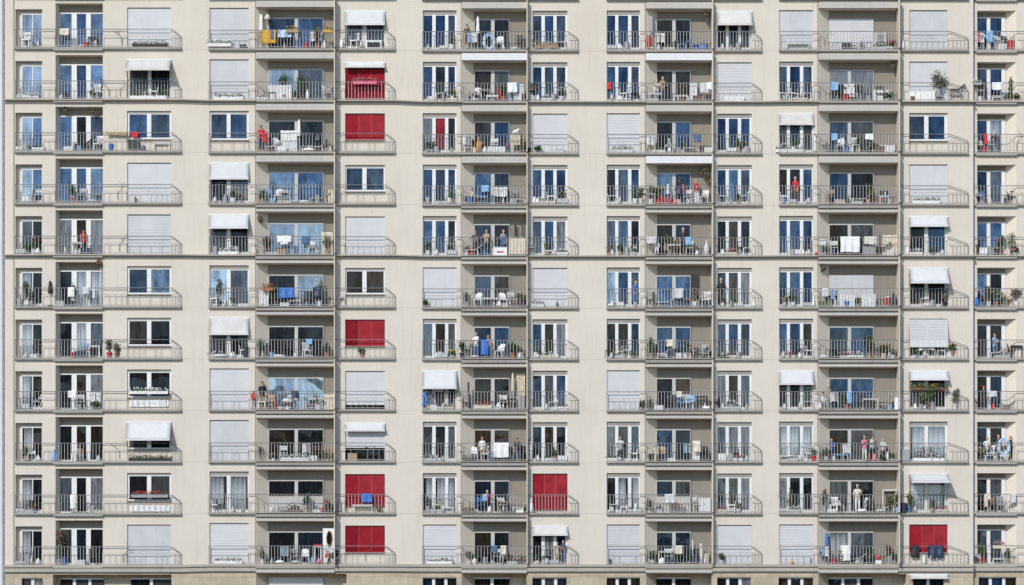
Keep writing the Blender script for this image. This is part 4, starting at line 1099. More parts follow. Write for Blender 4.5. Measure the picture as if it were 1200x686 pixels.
add(1,9,176,'screen','pale boarded panel under the window',2.1,.36,'white',y=-.02,up=.05); add(1,9,36,'chair','dark folded chair','dark',y=.12)
add(1,10,70,'plant','tall plant with big red flowers','tan','grey','red',1.75,.2,y=.12); add(1,10,74,'bag','large blue bag','blue',.45,.42); add(1,10,66,'bag','pale blue bag','lblue',.28,.36); add(1,10,145,'twig','thin dry creeper by the shutter'); add(1,10,32,'bin','grey bin behind the rail','grey',.5,.15,y=.1)
add(1,10,98,'cushion','blue floor cushion','blue',.45)
# --- second stack
add(2,0,315,'towel','bright orange rug hung over the rail',.82,.72,'orange',rugmat); add(2,0,334,'towel','blue and white striped cloth',.78,.4,'blue',stripes); add(2,0,343,'planter','ochre flowering box',.7,'tan','olive','ochre'); add(2,0,384,'planter','orange rail box',.5,'ochre','grey','orange')
add(2,0,313,'lamp','cream hanging lamp','cream'); add(2,0,370,'rack','rack of pale washing',.6,[('cloth','white'),('cloth','lgrey')]); add(2,0,380,'bag','white bag with washing','white',.34,.5); add(2,0,306,'parasol','closed white parasol','white',1.9)
add(2,0,438,'box','white box with a black front',.9,.18,.42,'white','white',y=-.05); add(2,0,438,'screen','dark glass grill panel',.7,.3,'dark',y=-.15,up=.02); add(2,0,416,'chair','white chair beside a white box','white',y=-.02); add(2,0,400,'bag','white sack by the partition','white',.3,.55,y=-.04)
add(2,0,257,'planter','long white flower box',1.3,'white','grey','white',y=-.07,up=.1); add(2,0,285,'box','dark small box',.32,.14,.2,'dark',y=-.05)
add(2,1,328,'screen','pale sheet screen along the rail',1.3,.82,'white',y=.0); add(2,1,331,'plant','dark spiky plant behind the sheet','dark','green',None,1.3,.18); add(2,1,360,'bottle','tall white jar','white',.6); add(2,1,352,'plant','dark leafy bush','brown','green',None,1.2,.3,y=.3); add(2,1,385,'chair','grey slatted chair','grey')
add(2,1,428,'planter','rail box of pink blossoms',1.3,'pink','grey','pink'); add(2,1,268,'planter','white trough under the shutter',1.6,'white','grey',None,y=-.07,up=.001)
add(2,2,306,'person','dark-haired person in red','red','navy','hair',pose='lean',h=1.5,y=.08,rz=.4); add(2,2,311,'towel','red towel beside the person',.24,.5,'red'); add(2,2,325,'chair','white chair beside the person','white'); add(2,2,338,'hung' if 0 else 'screen','white folding screen by the door',.9,1.2,'white',y=.3); add(2,2,372,'lounger','white lounger heaped with linen','white',1.1); add(2,2,362,'cushion','white linen heap','white',.7,up=.0,y=-.02); add(2,2,385,'bag','white hanging-lamp-shaped bag','white',.28,.4)
add(2,2,330,'box','low white crate',.5,.25,.28,'white',y=.0); add(2,2,350,'parasol','closed white parasol between doors','white',1.8,y=.35)
add(2,3,304,'plant','low plant with red flowers','terra','green','red',.5,.15); add(2,3,326,'chair','white chair','white'); add(2,3,333,'table','white table in front of the door','white'); add(2,3,314,'chair','blue-grey chair','lblue'); add(2,3,375,'lounger','pale slatted lounger','cream',1.2); add(2,3,388,'screen','pale wood screen by the partition',.35,.75,'cream',y=.1); add(2,3,281,'plant','small plant with red flowers under the blind','white','grey','red',.4,.13,y=.05); add(2,3,262,'chair','dark wire chair','dark',y=.05); add(2,3,395,'bucket','grey-blue bucket behind the partition','grey',.6,.17,y=-.05); add(2,3,356,'cushion','white seat cushion','white',.6)
add(2,4,312,'plant','tall plant with bright pink flowers','brown','olive','pink',.95,.2); add(2,4,305,'basket','dark dried hanging plant','grey',None,drop=.3,w=.2); add(2,4,329,'box','tan wicker box',.6,.3,.36,'tan','dark'); add(2,4,322,'cushion','white cushion beside the wicker box','white',.45); add(2,4,343,'bucket','pale blue bucket','lblue',.34,.13); add(2,4,383,'screen','cream wooden screen',.62,1.25,'cream',y=.2); add(2,4,333,'towel','white towel',.8,.3,'white'); add(2,4,365,'chair','white plastic chair','white'); add(2,4,268,'planter','white low trough',1.1,'white','grey','white',y=-.07,up=.001); add(2,4,300,'bag','pinkish small bag','beige',.24,.3,y=-.04)
add(2,5,314,'planter','rail box of bright red flowers',.6,'terra','green','red',up=0); add(2,5,323,'plant','yellow-green plant beside red flowers','brown','olive',None,1.2,.14); add(2,5,336,'towel','blue towel',.85,.55,'blue'); add(2,5,322,'plant','dark bushy plant','dark','green',None,.7,.2); add(2,5,374,'plant','tall plant with white flowers','white','grey','white',1.4,.2); add(2,5,388,'bag','white sack in the corner','white',.3,.45); add(2,5,309,'screen','white boarded panel by the rail end',.5,.85,'white',y=.0); add(2,5,345,'table','low white table','white',.7,.35,.35); add(2,5,366,'chair','dark slatted chair','dark'); add(2,5,400,'chair','white chair behind the partition','white',y=-.02); add(2,5,256,'plant','dark leafless plant','dark','grey',None,1.35,.15,y=.03)
add(2,6,362,'towel','pale blue towel with white edge',.36,.26,'lblue'); add(2,6,325,'cushion','long white floor cushion','white',.9); add(2,6,372,'lounger','black lounger','dark',1.1); add(2,6,362,'cushion','round grey cushion','lgrey',.5); add(2,6,310,'chair','dark metal chair by the rail end','dark'); add(2,6,258,'cushion','pale folded mattress','lgrey',1.0,y=-.05); add(2,6,305,'plant','dark shrub','dark','green',None,.9,.2); add(2,6,288,'bin','dark round bin by the window','dark',.6,.16,y=-.04); add(2,6,424,'plant','small red-potted plant by the blind','terra','grey',None,.5,.12,y=-.05)
add(2,7,307,'person','person in black','black','tan','hair',pose='stand',h=1.6,y=.2); add(2,7,297,'person','small person in a red jacket','red','grey','hair',pose='stand',h=1.05,y=-.02); add(2,7,336,'pram','grey pram with a pale hood','white','lgrey',y=.12); add(2,7,316,'chair','tan wooden chair','tan',y=.1); add(2,7,322,'bag','small red bag','red',.2,.5); add(2,7,367,'lounger','white lounger','white',1.2); add(2,7,385,'screen','pale boarded screen',.55,.85,'cream',y=.3); add(2,7,368,'table','white oval table','white',.75,.38,.6,y=.2); add(2,7,349,'bottle','tiny pink bottle at the rail','pink',.2,y=-.08)
add(2,8,320,'plant','plant with pinkish flowers in white pot','white','grey','pink',.4,.16); add(2,8,304,'plant','thin plant at the rail end','tan','grey',None,.7,.14); add(2,8,345,'planter','low long white trough',1.6,'white','grey','white',y=-.05,up=.001); add(2,8,366,'box','white box by the door',.5,.3,.28,'white'); add(2,8,332,'chair','white metal chair','white'); add(2,8,383,'plant','low grey plant','cream','grey',None,.35,.2); add(2,8,413,'box','tan crate by the window',.5,.16,.4,'tan',y=-.04); add(2,8,433,'bike','black bicycle below the two blinds','black',y=-.07)
add(2,9,383,'plant','squat plant with pink bloom in black pot','black','grey','pink',.6,.2); add(2,9,388,'bag','black bag beside the squat plant','black',.26,.45,y=.05); add(2,9,378,'ball','red ball','red',.13,y=.0); add(2,9,258,'chair','black wire chair before curtains','dark',y=.03); add(2,9,430,'towel','blue towel before the red blind',.6,.44,'blue'); add(2,9,425,'table','white table before the red blind','white',1.1,.2,.4,y=-.05); add(2,9,444,'bag','dark brown bag beneath the red blind','brown',.3,.5,y=-.05); add(2,9,398,'bag','grey bag by the partition','grey',.24,.7,y=-.04)
add(2,10,385,'cabinet','tall white cabinet by the partition',.62,.28,1.9,'white'); add(2,10,386,'mirror','dark oval mirror on the cabinet',y=.03,up=.85); add(2,10,372,'box','red low box on a stack',.4,.2,.1,'red',y=.1,up=.95); add(2,10,372,'table','white side table with a red box','white',.45,.3,.94,y=.1); add(2,10,374,'bag','pink bag on the floor','pink',.32,.3,y=-.05); add(2,10,366,'bag','white and blue bag','lblue',.32,.45); add(2,10,384,'person','seated person in red and white','red','white','hair',pose='sit',h=1.0,y=.0); add(2,10,390,'pram','small dark pushchair in the corner','dark','black',y=.05); add(2,10,322,'lounger','dark folded lounger','dark',.8); add(2,10,335,'chair','black chair','black'); add(2,10,345,'chair','dark grey chair','grey'); add(2,10,357,'chair','white chair','white'); add(2,10,328,'cushion','white bundle of cloth','white',.5,y=-.05); add(2,10,306,'post','slanting dark pole','dark',1.0,.02); add(2,10,268,'planter','white trough below the shutter',1.5,'white','grey',None,y=-.07,up=.001); add(2,10,428,'twig','thin dry creeper under the red blind')
# --- third stack
add(3,0,573,'ring','pale blue ring-shaped float',y=.05); add(3,0,553,'hung' if 0 else 'rack','drying rack with blue-striped washing',.55,[('cloth','lblue'),('cloth','white')]); add(3,0,547,'person','person in brown half hidden at the wall','brown','brown','hair',pose='stand',h=1.5,y=.2); add(3,0,585,'chair','white chair near the float','white'); add(3,0,604,'cushion','white bundle in the corner','white',.5); add(3,0,640,'planter','low wooden flower box',1.3,'wood','grey','white',y=-.06,up=.1); add(3,0,560,'parasol','white closed parasol','white',1.85,y=.25)
add(3,1,588,'chair','red folding chair','red',y=.1,rz=.1); add(3,1,560,'chair','white chair beside the wall','white'); add(3,1,568,'table','dark table','grey'); add(3,1,577,'table','long white low table','white',.7,.3,.3,y=-.0); add(3,1,607,'cabinet','white low cabinet',.42,.3,.8,'white'); add(3,1,598,'bin','pale blue bin','lblue',.7,.14); add(3,1,625,'plant','potted plant with red flowers','lgrey','green','red',.9,.15,y=-.03); add(3,1,658,'plant','white flowering plant by the window','white','green','white',.7,.16,y=.03); add(3,1,505,'box','white stacked crate',.35,.15,.25,'white',y=-.03); add(3,1,516,'chair','white small chair','white',y=.02); add(3,1,530,'plant','small plant with orange flowers','white','green','orange',.6,.14,y=-.03); add(3,1,549,'lounger','grey folded lounger','grey',.6)
add(3,2,555,'lounger','long white lounger','white',1.2); add(3,2,582,'box','wide white chest',.95,.3,.34,'white'); add(3,2,561,'bottle','tall orange bottle','orange',.85,y=.05); add(3,2,604,'screen','beige panel by the partition',.55,1.05,'beige',y=.25); add(3,2,604,'cat','white cat sitting on the beige panel','white',y=.25,up=1.04,rz=1.2); add(3,2,594,'ball','red and white ball','red',.08,y=-.05,up=.34); add(3,2,607,'plant','low white-potted plant','white','grey',None,.3,.2); add(3,2,620,'ball','black ball behind the partition','black',.14,y=-.04); add(3,2,630,'plant','dark low plant under the shutter','dark','green',None,.3,.15,y=-.07); add(3,2,656,'box','pale crate under the shutter',.5,.14,.2,'lgrey',y=-.07); add(3,2,505,'plant','grey bush behind the rail','grey','grey',None,.5,.2,y=.03)
add(3,3,550,'bucket','blue bucket','blue',.34,.15,y=.0); add(3,3,553,'person','person in beige sitting by the wall','beige','blue','hair',pose='sit',h=1.3,y=.25); add(3,3,563,'table','white table with a blue cover','lblue',.7,.35,.45); add(3,3,587,'rack','rack of slanting white washing',.7,[('cloth','white'),('shirt','white'),('cloth','white')]); add(3,3,611,'lounger','white bench lounger','white',.8); add(3,3,604,'chair','dark metal chair','grey'); add(3,3,658,'plant','bushy plant by the window','brown','olive',None,.6,.2,y=.02); add(3,3,645,'chair','white garden chair','white',y=.02); add(3,3,626,'bag','white sack by the window','white',.25,.4,y=-.04); add(3,3,527,'bin','white bin','white',.35,.13,y=.02)
add(3,4,557,'person','person with reddish hair at the rail','dark','dark','terra',pose='lean',h=1.45,y=.25); add(3,4,570,'person','fair person in tan beside the post','tan','dark','fair',pose='stand',h=1.5,y=.2); add(3,4,590,'person','fair person in grey before the dark door','grey','dark','fair',pose='stand',h=1.5,y=.2); add(3,4,552,'bag','red bag','red',.2,.4,y=.0); add(3,4,586,'box','blue and white cooler with red stripe',.75,.3,.45,'white','lblue',y=-.0); add(3,4,586,'screen','red label board on the cooler',.36,.1,'red',y=-.16,up=.12) ; add(3,4,606,'screen','cream plank panel on the railing',.9,1.0,'cream',y=-.1); add(3,4,555,'lounger','white lounger','white',.9,y=.0); add(3,4,604,'post','black pole behind the plank panel','black',1.75,.05,y=.3); add(3,4,612,'post','thin black pole','black',1.85,.03,y=.3); add(3,4,621,'chair','dark grey chair behind the partition','grey',y=-.02); add(3,4,529,'plant','white bushy plant','white','grey','white',.6,.15,y=.02); add(3,4,645,'table','white low bench','white',.7,.2,.28,y=-.02)
add(3,5,574,'table','white garden table','white',.9,.4,.5); add(3,5,560,'chair','white chair with arms','white'); add(3,5,589,'chair','white chair near the bush','white'); add(3,5,585,'bag','white tied bag','white',.28,.3,y=-.02); add(3,5,611,'plant','round green bush','tan','olive',None,.7,.24); add(3,5,549,'twig','dry creeper by the wall'); add(3,5,499,'plant','small dark plant by the shutter','dark','green',None,.3,.1,y=-.07); add(3,5,653,'bottle','dark bottle under the shutter','dark',.3,y=-.07); add(3,5,630,'planter','grey low trough under the shutter',.7,'lgrey','grey',None,y=-.07,up=.001)
add(3,6,558,'person','person in a white top at the rail','white','blue','fair',pose='lean',h=1.5,y=.2); add(3,6,568,'towel','blue tarpaulin',.42,.8,'blue'); add(3,6,572,'person','person in tan behind blue tarpaulin','tan','blue','fair',pose='stand',h=1.35,y=.3); add(3,6,548,'chair','black folded chair','black'); add(3,6,586,'chair','white chair in the middle','white'); add(3,6,601,'chair','black chair near the white sack','black'); add(3,6,610,'bag','large white sack','white',.45,.45); add(3,6,529,'plant','potted plant with yellow flowers','blue','olive','yellow',.42,.16,y=.0); add(3,6,516,'bin','white pot bin','white',.35,.12,y=.02); add(3,6,541.5,'plant','dark climbing plant','dark','green',None,.9,.15,y=-.03); add(3,6,628,'bucket','white bucket by the window','white',.32,.13,y=.0)
add(3,7,549,'post','thick dark post','dark',1.5,.05,y=-.02,); add(3,7,566,'planter','trough of red and pink flowers',1.0,'cream','grey','red',y=-.03,up=.1); add(3,7,566,'table','low bench carrying the flower trough','cream',1.0,.24,.1,y=-.03); add(3,7,590,'chair','white chair','white'); add(3,7,584,'bag','white tied bag','white',.35,.4); add(3,7,601,'parasol','closed beige parasol','beige',2.0,y=.1); add(3,7,610,'screen','beige cloth screen by the partition',.5,2.0,'beige',y=.35); add(3,7,611,'cabinet','grey low cabinet',.4,.25,.75,'grey',y=.1); add(3,7,500,'rack','rack of blue clothes under the awning',.4,[('trousers','blue'),('shirt','navy')],y=-.02); add(3,7,525,'planter','white flower trough',.6,'cream','grey','white',y=-.03,up=.001); add(3,7,508,'box','white crate',.35,.15,.25,'white',y=-.05); add(3,7,514.5,'screen','grey board hanging from the awning',.5,.8,'lgrey',y=-.12,up=.95)
add(3,8,565,'person','red-haired person in white','white','tan','terra',pose='stand',h=1.4,y=.15); add(3,8,587,'towel','big white sheet',.85,.78,'white'); add(3,8,606,'person','person in a dark navy coat','navy','denim','black',pose='stand',h=1.32,y=.1); add(3,8,621,'person','person in white by partition','white','white','ghair',pose='stand',h=1.3,y=-.02); add(3,8,555,'chair','white armchair beside the red-haired person','white'); add(3,8,550,'planter','dark trough of leaves',.7,'dark','green',None,y=.0,up=.001); add(3,8,573,'bag','pale blue bag','lblue',.3,.4); add(3,8,598,'plant','narrow brown plant by the coat','brown','olive',None,.7,.1); add(3,8,612,'chair','black chair near the partition','black',y=.25); add(3,8,645,'planter','white trough by the window',.6,'white','green',None,y=-.03,up=.001); add(3,8,510,'planter','pale trough behind the rail',.7,'white','grey',None,y=-.03,up=.001)
add(3,9,563,'chair','blue garden chair','blue'); add(3,9,571,'person','person in a dark red sweater','red','navy','ghair',pose='stand',h=1.3,y=.25); add(3,9,574,'bag','white and pink bag','white',.3,.35,y=-.03); add(3,9,589,'table','wooden table','wood',.6,.35,.6); add(3,9,588,'chair','white chair at the wooden table','white'); add(3,9,549,'planter','mossy flower box on the floor',.7,'brown','olive','ochre',y=.0,up=.001); add(3,9,608,'lounger','white folding lounger','white',.75); add(3,9,609,'box','white flat box',.4,.25,.12,'white',y=-.05); add(3,9,597,'box','dark long tray',.8,.25,.1,'dark',y=.0); add(3,9,512,'chair','cream armchair before curtains','cream',y=.02); add(3,9,524,'table','white long table before curtains','white',.7,.2,.3,y=-.03); add(3,9,622,'bag','white sack by the partition','white',.28,.8,y=-.04); add(3,9,501,'plant','dark stemmed plant','dark','grey',None,.8,.12,y=.0)
add(3,10,562,'chair','dark garden chair','dark'); add(3,10,572,'table','dark table','dark',.6,.35,.62); add(3,10,590,'person','fair-haired person in white','white','grey','fair',pose='sit',h=1.35,y=.1); add(3,10,582,'chair','white chair at the table','white'); add(3,10,601,'lounger','dark reclining chair','dark',.8); add(3,10,550,'plant','thin grey plant','cream','grey',None,.65,.2); add(3,10,660,'person','person in navy at the window','navy','denim','fair',pose='lean',h=1.35,y=.02); add(3,10,653,'person','person in beige behind another','beige','beige','fair',pose='stand',h=1.25,y=.02); add(3,10,640,'chair','small dark chair','dark',y=.02); add(3,10,515,'planter','low white trough',1.4,'white','grey','white',y=-.07,up=.001)
# --- fourth stack
add(4,0,761,'bottle','red bottle by the wall','red',.9,y=.1); add(4,0,761,'bottle','small red bottle on the floor','red',.3,y=-.05); add(4,0,774,'rack','rack with striped washing',.5,[('cloth','lgrey'),('cloth','white')]); add(4,0,764,'parasol','closed grey parasol','grey',1.9,y=.2); add(4,0,816,'bag','blue tied sack','blue',.5,.36); add(4,0,825,'bag','smaller bright blue sack','blue',.35,.3,y=-.02); add(4,0,800,'lounger','pale blue low lounger','lblue',.6,y=.0); add(4,0,827,'basket','tan hanging basket','grey',None,drop=.2,w=.13)
add(4,1,777,'person','pale-haired person in a tan jacket','tan','denim','ghair',pose='stand',h=1.45,y=.25); add(4,1,770,'person','person in black and jeans','cream','denim','fair',pose='lean',h=1.3,y=.15); add(4,1,765,'chair','white chair beside the pair','white'); add(4,1,798,'table','white low table','white',.8,.35,.35); add(4,1,813,'cabinet','white fridge-like cabinet',.4,.3,1.0,'white'); add(4,1,825,'towel','grey towel',.45,.55,'lgrey'); add(4,1,831,'towel','white towel beside a grey one',.3,.35,'white'); add(4,1,800,'plant','narrow plant with small leaves','brown','grey',None,1.0,.14); add(4,1,714,'towel','red towel',.2,.35,'red'); add(4,1,732,'chair','white chair behind the rail','white',y=.02); add(4,1,744,'chair','dark chair behind the rail','dark',y=.02); add(4,1,860,'box','white box under the shutter',1.1,.14,.24,'white',y=-.07)
add(4,2,784,'cat','white cat standing on a bench','white',y=.1,up=.43); add(4,2,784,'table','bench with a cat on it','lgrey',.5,.26,.43,y=.1); add(4,2,812,'lounger','white long lounger','white',1.1); add(4,2,762,'chair','pale folding chair','cream'); add(4,2,800,'plant','white flowering plant','white','grey','white',.5,.15); add(4,2,830,'box','white crate by the partition',.4,.3,.3,'white'); add(4,2,872,'plant','white flowers by the window','white','green','white',.55,.16,y=.02); add(4,2,730,'planter','low trough under the shutter',1.1,'lgrey','grey',None,y=-.07,up=.001)
add(4,3,772,'plant','tall plant with yellow flowers','red','olive','yellow',.95,.2); add(4,3,776,'bucket','red bucket','red',.4,.12,y=.0); add(4,3,784,'bag','bright red bag','red',.3,.36,y=.0); add(4,3,791,'bag','pink bag','pink',.36,.3,y=.0); add(4,3,763,'plant','dark palm in a white pot','white','grey',None,.9,.25); add(4,3,796,'plant','small grey-green conifer','white','grey',None,1.4,.16,y=.25); add(4,3,800,'person','person in a red top','pink','denim','hair',pose='stand',h=1.25,y=.2); add(4,3,816,'person','person in a floral red shirt','red','lgrey','fair',pose='lean',h=1.45,y=.15); add(4,3,826,'basket','big dark hanging plant','grey',None,drop=.25,w=.34); add(4,3,829,'basket','second dark hanging plant','olive',None,drop=.7,w=.2); add(4,3,783,'parasol','closed white parasol','white',1.1,y=.1); add(4,3,806,'chair','white chair behind the rail','white'); add(4,3,826,'chair','white chair by the partition','white'); add(4,3,817,'bag','pale grey sack','lgrey',.3,.7,y=-.02); add(4,3,751,'plant','leggy pale plant','cream','grey','white',.8,.14,y=-.04); add(4,3,845,'chair','grey chair by the window','grey',y=.02); add(4,3,873,'chair','white chair by the window','white',y=.02)
add(4,4,770,'person','pink-faced person seated in white','white','lgrey','ghair',pose='sit',h=1.2,y=.1); add(4,4,790,'table','white table','white',.75,.38,.62); add(4,4,801,'person','tall white-haired person in black','black','black','ghair',pose='stand',h=1.62,y=.25); add(4,4,780,'person','seated person in tan','tan','dark','fair',pose='sit',h=1.0,y=.2); add(4,4,828,'bottle','tall white vase','white',.85); add(4,4,816,'bag','dark sack','dark',.35,.55); add(4,4,808,'chair','white chair at the table','white'); add(4,4,817,'bag','small white bag','white',.25,.3,y=-.03); add(4,4,714,'plant','reddish potted plant','terra','grey','terra',.5,.12,y=.0); add(4,4,743,'plant','white potted plant','white','grey','white',.5,.14,y=.02); add(4,4,870,'chair','black chair behind the bars','black',y=.02)
add(4,5,814,'plant','plant with big red bloom','white','grey','red',.85,.14,y=.0); add(4,5,815,'screen','dark narrow board by the door',.42,1.8,'dark',y=.4); add(4,5,760,'chair','white chair with arms','white'); add(4,5,781,'lounger','white lounger','white',1.0); add(4,5,828,'chair','white rounded chair','white'); add(4,5,813,'bag','pale blue bag','lblue',.36,.4); add(4,5,745,'person','person in blue behind the glass','blue','blue','fair',pose='stand',h=1.5,y=.05); add(4,5,845,'person','person in black at the window','black','dark','ghair',pose='stand',h=1.65,y=.05); add(4,5,716,'cushion','white bundle behind the rail','white',.35,y=.0); add(4,5,860,'plant','low dark plant','dark','green',None,.4,.15,y=.0); add(4,5,884,'bag','small white bag at the rail end','white',.2,.3,y=-.06)
add(4,6,777,'cushion','big round white cushion','white',.5,up=.12); add(4,6,777,'lounger','white bed under a cushion','white',.7,y=.18); add(4,6,801,'box','white chest',.8,.32,.3,'white'); add(4,6,765,'chair','black folding chair','black'); add(4,6,820,'lounger','white slanting deckchair','white',.8,up=.15); add(4,6,817,'plant','dark pot plant','dark','grey',None,.5,.15,y=-.0); add(4,6,826,'chair','black and white chair','grey'); add(4,6,714,'chair','dark wooden chair','brown',y=.02); add(4,6,731,'plant','pale plant behind the rail','cream','grey','white',.6,.14,y=.02); add(4,6,743,'plant','orange potted plant','ochre','grey','orange',.3,.14,y=.0); add(4,6,848,'box','black flat box',.6,.16,.18,'black',y=-.04); add(4,6,858,'plant','white potted plant by the window','white','grey','white',.4,.12,y=.0)
add(4,7,800,'chair','light blue garden chair','lblue'); add(4,7,810,'chair','light blue garden chair beside another','lblue',y=.12); add(4,7,822,'table','dark table by the partition','dark',.7,.35,.75); add(4,7,838,'chair','black chair behind the partition','black',y=-.02); add(4,7,760,'plant','leafy plant in a tan pot','tan','olive',None,.5,.16); add(4,7,772,'box','white flat box',.5,.3,.25,'white'); add(4,7,828,'cushion','white cushion on the floor','white',.5,y=-.03); add(4,7,790,'chair','dark blue chair','navy'); add(4,7,745,'box','dark framed crate under the shutter',.36,.14,.4,'lgrey',y=-.06); add(4,7,857,'plant','pale plant by the window','lgrey','grey','white',.5,.16,y=.0); add(4,7,753,'plant','brown plant at the wall','brown','grey',None,.4,.1,y=-.05)
add(4,8,769,'box','tall beige box',.22,.25,.85,'beige'); add(4,8,776,'chair','tan chair beside the beige box','tan'); add(4,8,816,'cabinet','tall white cabinet',.4,.3,1.08,'white'); add(4,8,826,'chair','black chair beside the cabinet','black'); add(4,8,800,'chair','black chair before the door','black'); add(4,8,787,'box','white low crate',.4,.25,.18,'white'); add(4,8,762,'plant','dark flat plant','dark','green',None,.3,.2); add(4,8,727,'person','fair person in a white and blue shirt','lgrey','denim','fair',pose='lean',h=1.4,y=.03); add(4,8,742,'chair','white wire chair','white',y=.02); add(4,8,846,'box','white crate by the window',.4,.16,.4,'white',y=-.03); add(4,8,861,'chair','dark blue chair by the window','navy',y=.02)
add(4,9,826,'cabinet','white low cabinet',.65,.3,.8,'white'); add(4,9,816,'post','white upright post','white',.95,.03); add(4,9,719,'chair','white chair behind the rail','white',y=.02); add(4,9,745,'bag','white sack before curtains','white',.3,.5,y=.0); add(4,9,732,'table','white small table before curtains','white',.5,.2,.35,y=-.03); add(4,9,858,'chair','white wire chair by the window','white',y=.02); add(4,9,761,'plant','faint grey plant','cream','grey',None,.6,.14)
add(4,10,765,'plant','plant with pale red flowers','white','green','pink',.6,.2); add(4,10,771,'bike','black bicycle','black',y=.05); add(4,10,780,'table','white table with dishes','white',.8,.38,.7); add(4,10,784,'chair','white chair at the table','white'); add(4,10,776,'bag','white bundle on the floor','white',.4,.36,y=-.03); add(4,10,794,'plant','dark leafy plant','dark','green',None,.7,.16); add(4,10,821.5,'post','tall thick white post','white',1.1,.06,y=-.0); add(4,10,812,'post','thinner white post','white',1.3,.035,y=.2); add(4,10,815,'bin','blue-grey bin','denim',.5,.16); add(4,10,828,'bin','cream bin by the partition','cream',.55,.15); add(4,10,809,'chair','black chair','black'); add(4,10,846,'plant','grey plant under the shutter','lgrey','grey',None,.5,.14,y=-.05); add(4,10,715,'bottle','dark bottle under the shutter','dark',.35,y=-.06)
# --- fifth stack
add(5,0,1045,'plant','white flowering plant with a red bloom','white','grey','red',.4,.2,y=-.02); add(5,0,1058,'bag','white sack behind the partition','white',.3,.5,y=-.05); add(5,0,1032,'rack','rack of grey netting',.7,[('cloth','lgrey'),('cloth','grey'),('cloth','lgrey')]); add(5,0,966,'twig','small dry creeper'); add(5,0,935,'table','white low bench under the shutter','white',1.3,.16,.35,y=-.06); add(5,0,1000,'lounger','pale low lounger','white',1.1)
add(5,1,995,'rack','rack of white and black clothes',1.3,[('shirt','black'),('shirt','white'),('trousers','white'),('shirt','dark')]); add(5,1,989,'bag','small red bag','red',.2,.5,y=-.03); add(5,1,980,'chair','dark chair under the washing','dark'); add(5,1,1000,'chair','white chair under the washing','white'); add(5,1,1034,'screen','white boarded panel with a scalloped top',1.0,.62,'white',y=.05); add(5,1,1040,'plant','low dark and white plant','white','green','white',.36,.3,y=-.04); add(5,1,1100,'plant','big silvery plant with pale blossom','grey','grey','cream',1.2,.55,y=-.06,up=.28); add(5,1,1100,'table','low stand under the silvery plant','grey',.5,.2,.28,y=-.06); add(5,1,1120,'lounger','grey driftwood-like lounger','grey',.8,y=-.06,up=.35); add(5,1,1080,'box','long white chest under the shutter',1.4,.16,.5,'white',y=-.05); add(5,1,1069,'box','small dark box',.2,.14,.22,'brown',y=-.12); add(5,1,1120,'table','thin stand under the lounger','grey',.7,.2,.35,y=-.06); add(5,1,1047,'basket','pale dried hanging plant','grey',None,drop=.25,w=.15); add(5,1,917,'chair','pale chair behind the rail','lgrey',y=.02); add(5,1,945,'chair','white wire chair behind the rail','white',y=.02)
add(5,2,985,'chair','white garden chair','white'); add(5,2,988,'bag','white bundle on the chair','white',.4,.4,up=.42); add(5,2,1024,'plant','cream bushy plant','tan','grey','cream',.5,.25); add(5,2,1040,'box','white wide chest',.75,.32,.4,'white'); add(5,2,967,'chair','grey chair by the wall','grey'); add(5,2,1003,'chair','white chair before the door','white'); add(5,2,925,'planter','white trough behind the rail',1.5,'white','green','white',y=-.05,up=.001); add(5,2,955,'post','white short post','white',.95,.06,y=-.04)
add(5,3,974,'chair','tan wooden chair','tan'); add(5,3,1036,'screen','black panel with a white square',.5,.28,'dark',y=-.1,up=.42); add(5,3,1037,'bottle','white jar before the black panel','white',.24,y=-.14,up=.42); add(5,3,1036,'table','slim stand behind the rail','lgrey',.55,.2,.42,y=-.08); add(5,3,1010,'lounger','white lounger','white',1.2); add(5,3,985,'box','beige low chest',.6,.3,.25,'beige'); add(5,3,932,'person','person in a red top','red','dark','ghair',pose='stand',h=1.55,y=.05); add(5,3,918,'bag','pale blue bag','lblue',.26,.5,y=.0); add(5,3,1085,'planter','low trough under the shutter',1.5,'white','grey',None,y=-.07,up=.001)
add(5,4,996,'towel','big white sheet',1.05,.82,'white'); add(5,4,1020,'towel','grey-beige mat',.7,.4,'lgrey'); add(5,4,1018,'screen','dark mesh panel',.7,.5,'grey',y=-.05); add(5,4,964,'box','white box on a stand',.35,.25,.25,'white',up=.62); add(5,4,964,'table','stand for the white box','white',.4,.3,.62); add(5,4,978,'chair','white chair','white'); add(5,4,1034,'lounger','tilted dark deckchair','grey',.9,up=.2); add(5,4,1045,'screen','cream cloth screen',.9,1.15,'cream',y=.3); add(5,4,1031,'post','brown upright pole','brown',1.15,.03,y=-.02); add(5,4,956.5,'ball','red ball by the wall','red',.09,y=-.07); add(5,4,1064,'bag','white bag behind the partition','white',.25,.5,y=-.05); add(5,4,945,'plant','dark plant behind the rail','white','grey',None,.5,.13,y=.02)
add(5,5,965,'box','green-brown crate',.5,.3,.3,'olive'); add(5,5,975,'table','black metal table','black',.6,.35,.6); add(5,5,1041,'bin','red bin with a white top','red',.55,.18,'white'); add(5,5,1048,'bag','dark covered bundle','dark',.35,.75,y=.2); add(5,5,990,'screen','white low panel',1.1,.7,'white',y=.1); add(5,5,1018,'screen','white boarded panel beside the bin',.75,.7,'white',y=.1); add(5,5,965,'basket','small dark hanging plant','grey',None,drop=.05,w=.14); add(5,5,1107,'plant','white and black plant at the rail end','black','grey','white',.8,.15,y=-.05); add(5,5,1086,'box','white box before the window',.35,.16,.2,'white',y=.0); add(5,5,920,'plant','bluish plant behind the rail','lblue','grey','white',.5,.15,y=.02); add(5,5,953.5,'bag','white bag by the wall','white',.2,.6,y=-.05)
